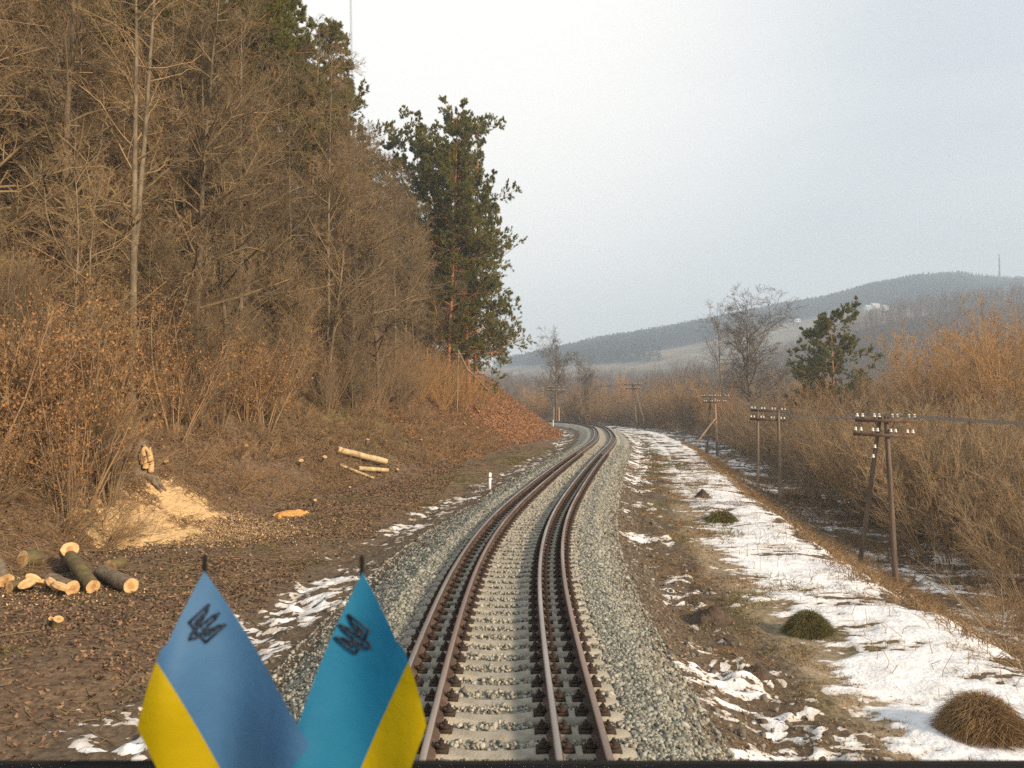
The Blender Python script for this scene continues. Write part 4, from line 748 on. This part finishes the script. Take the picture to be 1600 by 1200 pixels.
def heap(cx, cy, rx, ry, h, seed, n=90):
    X, Y = np.meshgrid(np.linspace(cx - rx * 1.3, cx + rx * 1.3, n), np.linspace(cy - ry * 1.3, cy + ry * 1.3, n)); x, y = X.ravel(), Y.ravel(); q = 1 - np.hypot((x - cx) / rx, (y - cy) / ry) + .42 * fbm(x * 1.8, y * 1.8, 5, seed) + .2 * fbm(x * 7, y * 7, 3, seed)
    z = height(X, Y).ravel() + np.clip(q * .2 + .10 * fbm(x * 4, y * 4, 4, seed + 5), -.1, h) + .015 * fbm(x * 9, y * 9, 2); I = np.arange(n * n).reshape(n, n); Fq = np.stack([I[:-1, :-1], I[:-1, 1:], I[1:, 1:], I[1:, :-1]], -1).reshape(-1, 4); Fq = Fq[q[Fq].max(1) > -.1]; u, inv = np.unique(Fq, return_inverse=True); return np.stack([x, y, z], 1)[u], inv.reshape(-1, 4)
hx_, hy_ = spot(225, 21.5); h2x, h2y = spot(285, 24.2); h3x, h3y = spot(455, 26); h4x, h4y = spot(345, 22.8)
V, Fq = merge([heap(hx_, hy_, 1.35, 1.9, .14, 3.), heap(h2x, h2y, 1.1, 1.0, .1, 13.)])
n = 5000; cx = np.concatenate([rng.normal(-9.4, .9, 500), rng.normal(hx_, .9, n), rng.normal(h2x, .8, n // 2), rng.normal(h4x, 1.3, n)]); cyy = np.concatenate([rng.normal(15.4, .5, 500), rng.normal(hy_, 1.2, n), rng.normal(h2y, .8, n // 2), rng.normal(h4y, 1.3, n)])
Vc, Fc = flakes(cx, cyy, height(cx, cyy) + .03, rng.uniform(.03, .075, len(cx)), .6, .5); nb = len(Fq); V, Fq = merge([(V, Fq), (Vc, Fc)])
tag(link('sawdust', mesh_np('sawdust', V, Fq, [M['sawdust'], M['sawchip']], np.r_[np.zeros(nb, int), np.ones(len(Fc), int)])), 'pale yellow sawdust and wood chips spilled below the torn stump', 'sawdust', kind='stuff')
M['saw_orange'] = mat('orange_sawdust', (.55, .26, .07), (.72, .4, .13), 20, .95, bump=.8, bscale=50)
tag(link('orange_sawdust', mesh_np('sawdust2', *heap(h3x, h3y, .75, .7, .14, 23., 60), [M['saw_orange']])), 'small orange heap of sawdust on the flat ground', 'sawdust', kind='stuff')

# tussocks and earth mounds on the right verge
def tussock(px, D, r, h, n, m, lb, wd=.007, dirt=None):
    x, y = spot(px, D); th = rng.uniform(0, 6.283, n); q = r * 1.02 * np.sqrt(rng.random(n)); dx = np.cos(th) * q; dy = np.sin(th) * q; z0 = h * .8 * np.clip(1 - (q / r) ** 2, 0, 1)
    V, Q, T = blades(dx, dy, z0, rng.uniform(.5, 1.0, n) * r * .8, np.full(n, wd), 1.0, np.stack([np.cos(th), np.sin(th), 0 * th], 1) * (q / r)[:, None] * 2.4 + np.array([0, 0, -.9]) * (q / r)[:, None] + rng.normal(0, .35, (n, 3)), .42)
    o = tag(root_flag('grass_tussock'), lb, 'grass tussock', 'grass tussocks on the right verge'); o.location = (x, y, gz(x, y) - .02)
    link('grass', mesh_np('tuss', V, [Q, T], [M[m]]), o)
    k = 12; a = np.linspace(0, 6.283, k, endpoint=False); rings = [(1.1, -.15), (.85, .16), (.6, .48), (.3, .70)]; VV = np.array([[r * s * math.cos(b), r * s * math.sin(b), h * zz] for s, zz in rings for b in a] + [[0, 0, h * .76]]) * (1 + rng.normal(0, .05, (k * 4 + 1, 3)))
    f = [[i * k + j, i * k + (j + 1) % k, (i + 1) * k + (j + 1) % k, (i + 1) * k + j] for i in range(3) for j in range(k)]; f3 = [[3 * k + j, 3 * k + (j + 1) % k, 4 * k] for j in range(k)]
    MB().add(VV, f).add(VV, f3).build('mound', dirt or M['soil'], o, True)
tussock(1260, 12.6, .28, .36, 5200, 'grass', 'domed green tussock between the sandy path and the snow')
tussock(1528, 8.75, .36, .46, 7000, 'straw', 'big straw coloured tussock in the bottom right corner', .006)
tussock(1126, 24.5, .38, .3, 1500, 'grass', 'flat green tussock far up the path beside the snow', .02)
def mound(px, D, r, h, lb, s=(1, 1)):
    x, y = spot(px, D); n = 26; X, Y = np.meshgrid(np.linspace(-1.3, 1.3, n), np.linspace(-1.3, 1.3, n)); q = np.clip(1 - np.hypot(X, Y) + .3 * fbm(X * 2 + px, Y * 2, 3), -.3, 1); Z = h * q + .25 * h * fbm(X * 5 + px, Y * 5, 3) * (q > -.1)
    I = np.arange(n * n).reshape(n, n); Fq = np.stack([I[:-1, :-1], I[:-1, 1:], I[1:, 1:], I[1:, :-1]], -1).reshape(-1, 4)
    V = np.stack([X.ravel() * r * s[0], Y.ravel() * r * s[1], Z.ravel()], 1); tag(link('earth_mound', mesh_np('mound', V, Fq, [M['soil']], smooth=True), None, (x, y, gz(x, y) - .02)), lb, 'earth mound', 'earth mounds on the right verge')
mound(1112, 13.2, .42, .26, 'lumpy brown earth mound with snow around it beside the ballast'); mound(1097, 31, .36, .38, 'dark round mound in the middle of the far snow strip'); mound(1035, 36, .8, .22, 'low dark mound on the path below the bend', (1.3, .7)); mound(1180, 10.6, .32, .2, 'low earth clod by the ballast near the bottom of the photo'); mound(1090, 14.5, .5, .2, 'broad low clod above the lumpy earth mound', (1.3, .6))
# weeds sticking through the snow
n = 240; x, y, t, d = region(40000, 4, 18, 8, 45, lambda x, y, s, t, d: (t > 5.3) & (t < 7.6)); x, y = x[:n], y[:n]
Pw = np.stack([np.stack([x, y, height(x, y)], 1), np.stack([x + rng.normal(0, .05, n), y, height(x, y) + rng.uniform(.08, .2, n)], 1), np.stack([x + rng.normal(0, .12, n), y + rng.normal(0, .06, n), height(x, y) + rng.uniform(.12, .38, n)], 1)], 1)
tag(link('weed_stalks', mesh_np('weeds', *tubes(Pw, np.tile(np.array([[.006, .005, .003]]), (n, 1)), 4), [M['brush']])), 'dry weed stalks poking out of the snow on the right verge', 'weeds', kind='stuff')

# ------------------------------------------------------------------ far woods, houses and mast
def far_tree_mesh(n, Hm, bare_, rngs):
    k = 16 if bare_ else 14; u = rng.random((n, k)); th = rng.uniform(0, 6.283, (n, k)); prof_ = np.sin(np.pi * np.clip(u * .85 + .12, 0, 1)) if bare_ else (1 - u)
    H = Hm * rng.uniform(.7, 1.25, (n, 1)); rad = H * (.26 if bare_ else .2) * prof_ * np.sqrt(rng.random((n, k))); c = np.stack([np.cos(th) * rad, np.sin(th) * rad, H * (.15 + .85 * u)], -1)
    up = np.array([0, 0, 1.]); d = nrm(c * np.array([1, 1, 0]) / Hm * 2 + up * (1 if bare_ else .25) + rng.normal(0, .35, c.shape)); l = (H * (.22 if bare_ else .2))[..., None] * rng.uniform(.6, 1.3, (n, k, 1)); sd = nrm(np.cross(d, rng.normal(size=d.shape))) * l * (.10 if bare_ else .35)
    return np.stack([c - sd, c + sd, c + d * l], 2)          # n,k,3,3
def scatter_far(n, Hm, bare_, x, y, z):
    T = far_tree_mesh(len(x), Hm, bare_, rng) + np.stack([x, y, z], 1)[:, None, None]; V = T.reshape(-1, 3); return V, np.arange(len(V)).reshape(-1, 3)
def cand(n, y0_, y1_, p0, p1):
    y = rng.uniform(y0_, y1_, n); p = rng.uniform(p0, p1, n); return (p - PX) / F * y, y
x, y = cand(60000, 720, 1640, 560, 1750); z = hill(x, y); ok = woodmask(x, y, z) > .5; x, y, z = x[ok][:20000], y[ok][:20000], z[ok][:20000]
tag(link('hill_forest', mesh_np('hillf', *scatter_far(len(x), 13, False, x, y, z), [M['hillwood']])), 'blue grey forest covering the long hill on the skyline', 'forest', kind='stuff')
x, y = cand(6000, 250, 700, 700, 1720); z = hill(x, y); h_ = rng.uniform(.8, 1.2, len(x))
def bare_far(x, y, z, Hm):
    n = len(x); parts_ = []
    P = np.stack([np.stack([x, y, z - .5], 1), np.stack([x + rng.normal(0, .2, n), y, z + Hm * .55], 1), np.stack([x + rng.normal(0, .5, n), y, z + Hm], 1)], 1); R = np.stack([Hm * .012, Hm * .008, Hm * .003], 1)
    P1, R1 = grow(P, R, 11, .25, .98, .36, 36, .08, 3, .1, .035); P2, R2 = grow(P1, R1, 5, .15, 1, .5, 34, .06, 2, .1, .03)
    return merge([tubes(P, R, 4), tubes(P1, R1, 3), tubes(P2, R2, 3)])
sel = rng.permutation(len(x))[:3200]
tag(link('distant_wood', mesh_np('distw', *bare_far(x[sel], y[sel], z[sel], 13 * h_[sel]), [M['farbare']])), 'hazy brown bare wood on the slope behind the valley thicket', 'wood', kind='stuff')
x, y = cand(1100, 185, 260, 780, 1700); z = np.minimum(hill(x, y), -1.2); ok = rng.random(len(x)) < np.interp(PX + F * x / y, [780, 1000, 1060, 1500], [.25, .5, 1, 1]); x, y, z = x[ok], y[ok], z[ok]
tag(link('valley_wood', mesh_np('valw', *bare_far(x, y, z, rng.uniform(9, 15, len(x)) * np.interp(PX + F * x / y, [780, 980, 1060, 1180, 1250], [.8, .8, 1.15, 1.15, .9])), [M['farbare']])), 'grey brown bare wood on the valley floor behind the bend', 'wood', kind='stuff')
def house(px, row, L, W, H, lb):
    Ds = np.arange(640, 1450, 4.); D = float(Ds[np.argmax(HY - F * (hill((px - PX) / F * Ds, Ds) - CZ) / Ds < row)])
    x = (px - PX) / F * D; o = root_flag('house'); o.location = (x, D, float(hill(np.array([x]), np.array([D]))[0])); o.rotation_euler = (0, 0, .3)
    MB().box((-L / 2, -W / 2, -3), (L / 2, W / 2, H)).build('wall', M['wall'], o)
    r = H * .7; V = [(-L/2-.4, -W/2-.5, H), (L/2+.4, -W/2-.5, H), (L/2+.4, W/2+.5, H), (-L/2-.4, W/2+.5, H), (-L/2-.4, 0, H+r), (L/2+.4, 0, H+r)]
    MB().add(V, [[0, 1, 5, 4], [2, 3, 4, 5]]).add(V, [[0, 4, 3], [1, 2, 5]]).build('roof', M['roof'], o)
    for u in (-.25, .25): MB().box((u * L - .8, -W / 2 - .05, 1.2), (u * L + .8, -W / 2 + .1, 2.8)).build('window', M['iron'], o)
    tag(o, lb, 'house', 'white houses on the far hillside')
for a in [(1329, 482, 10, 6, 4, 'leftmost white house on the far hillside'), (1358, 484, 9, 6, 4, 'second white house from the left on the far hillside'), (1369, 482, 12, 6, 4.5, 'long white house in the middle of the far hamlet'), (1384, 484, 8, 6, 4, 'rightmost small white house on the far hillside'), (1247, 503, 7, 5, 3, 'lone white house low on the far pale field')]: house(*a)
x = (1565 - PX) / F * 1480; zt = float(hill(np.array([x]), np.array([1480.]))[0]); mast = root_flag('radio_mast'); mast.location = (x, 1480, zt); hm = CZ + (HY - 396) / F * 1480 - zt
tag(mast, 'thin radio mast on top of the far hill', 'mast'); mb = MB()
for a in range(3): mb.tube([(1.6 * math.cos(a * 2.094), 1.6 * math.sin(a * 2.094), -2), (.4 * math.cos(a * 2.094), .4 * math.sin(a * 2.094), hm)], .7, 5)
for i in range(12): mb.box((-1.2 + i * .06, -.12, 3 + i * hm / 13), (1.2 - i * .06, .12, 3.3 + i * hm / 13))
mb.build('lattice', M['iron'], mast); MB().tube([(0, 0, hm - 6), (0, 0, hm)], .9, 8).build('antenna_drum', M['wall'], mast)

# ------------------------------------------------------------------ the cab: ledge, two table flags and an aerial
led = MB(); led.box((-1.3, .30, 2.15), (1.3, .80, 2.626)); led.tube([(-1.3, .80, 2.622), (1.3, .80, 2.622)], .006, 8)
tag(led.build('cab_ledge', M['blackplastic']), 'black window ledge of the train cab along the bottom of the photo', 'ledge')
def flag(name, T, B, A, Cc, D, tip, mblue, em_c, em_up, em_rt, em_s, lb, ph):
    o = root_flag(name); base = at(tip[0] - 2, 1195, D + .034); o.location = tuple(base); bv = base
    def depth(p, q): return D + .014 * math.sin((p - T[0]) * .03 + ph) + .007 * math.sin((q - T[1]) * .018 + ph * 2) + .008 * math.sin((p + q) * .018)
    n, m = 30, 24; V = []
    for i in range(n + 1):
        for j in range(m + 1):
            u, v = i / n, j / m; p = (1-u)*(1-v)*np.array(T) + u*(1-v)*np.array(B) + (1-u)*v*np.array(A) + u*v*np.array(Cc)
            out = np.array([A[0] - T[0], 0]) ; p = p + np.array([np.sign(A[0] - T[0]) * 14, 0]) * math.sin(math.pi * v) * (1 - u) * (.6 if v < .5 else 1)
            p = p - np.array([np.sign(A[0] - T[0]) * 5, 0]) * math.sin(math.pi * u * 1.5) * (1 - v)
            V.append(at(p[0], p[1], depth(*p)) - bv)
    f = []; mi = []
    for i in range(n):
        for j in range(m): f.append([i*(m+1)+j, (i+1)*(m+1)+j, (i+1)*(m+1)+j+1, i*(m+1)+j+1]); mi.append(0 if j < m * .56 else 1)
    link('cloth', mesh_np('flag_cloth', np.array(V), np.array(f), [M[mblue], M['yellow']], mi, True), o)
    tp = at(tip[0], tip[1], D + .034) - bv; MB().tube([(0, 0, -.03), tuple(tp * .5), tuple(tp)], .0022, 8).tube([tuple(tp), tuple(tp + np.array([0, 0, .004]))], [.0026, .0014], 8).build('stick', M['blackplastic'], o)
    half = [[(-.44, .62), (-.44, -.25), (-.13, -.25)], [(-.44, .62), (-.30, .40), (-.20, .10), (-.17, -.08), (-.26, -.10), (-.30, -.02), (-.30, .16)], [(-.30, .40), (-.31, .2)], [(0, .70), (-.07, .45), (-.07, .15), (-.12, -.05), (-.10, -.22), (0, -.32)], [(-.13, -.25), (-.10, -.42), (0, -.60)], [(-.17, -.08), (-.05, -.02)]]
    mb = MB(); up = np.array(em_up) / np.hypot(*em_up); rt = np.array(em_rt) / np.hypot(*em_rt)
    for sd in (-1, 1):
        for pl in half:
            for (a0, b0), (a1, b1) in zip(pl[:-1], pl[1:]):
                q0 = np.array(em_c) + em_s * (rt * a0 * sd + up * b0); q1 = np.array(em_c) + em_s * (rt * a1 * sd + up * b1); dd = q1 - q0; dd = dd / max(np.hypot(*dd), 1e-6); nn = np.array([-dd[1], dd[0]]) * em_s * .045; e = dd * em_s * .025
                vs = [at(*p, depth(*p) - .0025) - bv for p in (q0 - nn - e, q0 + nn - e, q1 + nn + e, q1 - nn + e)]; mb.add(np.array(vs), [[0, 1, 2, 3]])
    em = mb.mesh('trident', [M['ink']]); eo = link('trident_emblem', em, o); sm_ = eo.modifiers.new('thickness', 'SOLIDIFY'); sm_.thickness = .0004
    return tag(o, lb, 'flag', 'small table flags on the cab ledge')
flag('table_flag', (568, 892), (430, 1215), (668, 1128), (560, 1420), .725, (567, 872), 'cyan', (559, 993), (-.8, -.6), (.5, -.86), 46, 'right hand teal blue and yellow table flag with a dark trident', 1.7)
flag('table_flag', (322, 890), (493, 1158), (221, 1130), (330, 1350), .690, (323, 872), 'blue', (322, 977), (.74, -.67), (.64, .77), 46, 'left hand blue and yellow table flag with a dark trident, overlapping the other', .4)
a = at(573, 1186, .80); b = at(543, -60, .84)
tag(MB().tube([tuple(a - np.array([0, 0, .05])), tuple((a + b) / 2), tuple(b)], [.00028, .00033, .0005], 6).build('whip_aerial', M['antenna'], smooth=True), 'thin grey whip aerial rising past the window in front of the sky', 'aerial')

# ------------------------------------------------------------------ the hazy air
hz = MB().box((-1700, -70, -6), (2800, 2750, 330)).build('haze', [])
hm_ = bpy.data.materials.new('haze'); hm_.use_nodes = True; t = hm_.node_tree; t.nodes.clear(); out = t.nodes.new('ShaderNodeOutputMaterial'); pv = t.nodes.new('ShaderNodeVolumePrincipled')
pv.inputs['Color'].default_value = (.70, .84, 1.0, 1); pv.inputs['Density'].default_value = .0006; pv.inputs['Anisotropy'].default_value = .0; t.links.new(pv.outputs[0], out.inputs['Volume']); hz.data.materials.append(hm_)
tag(hz, 'pale bluish haze filling the valley air', 'haze', kind='stuff')
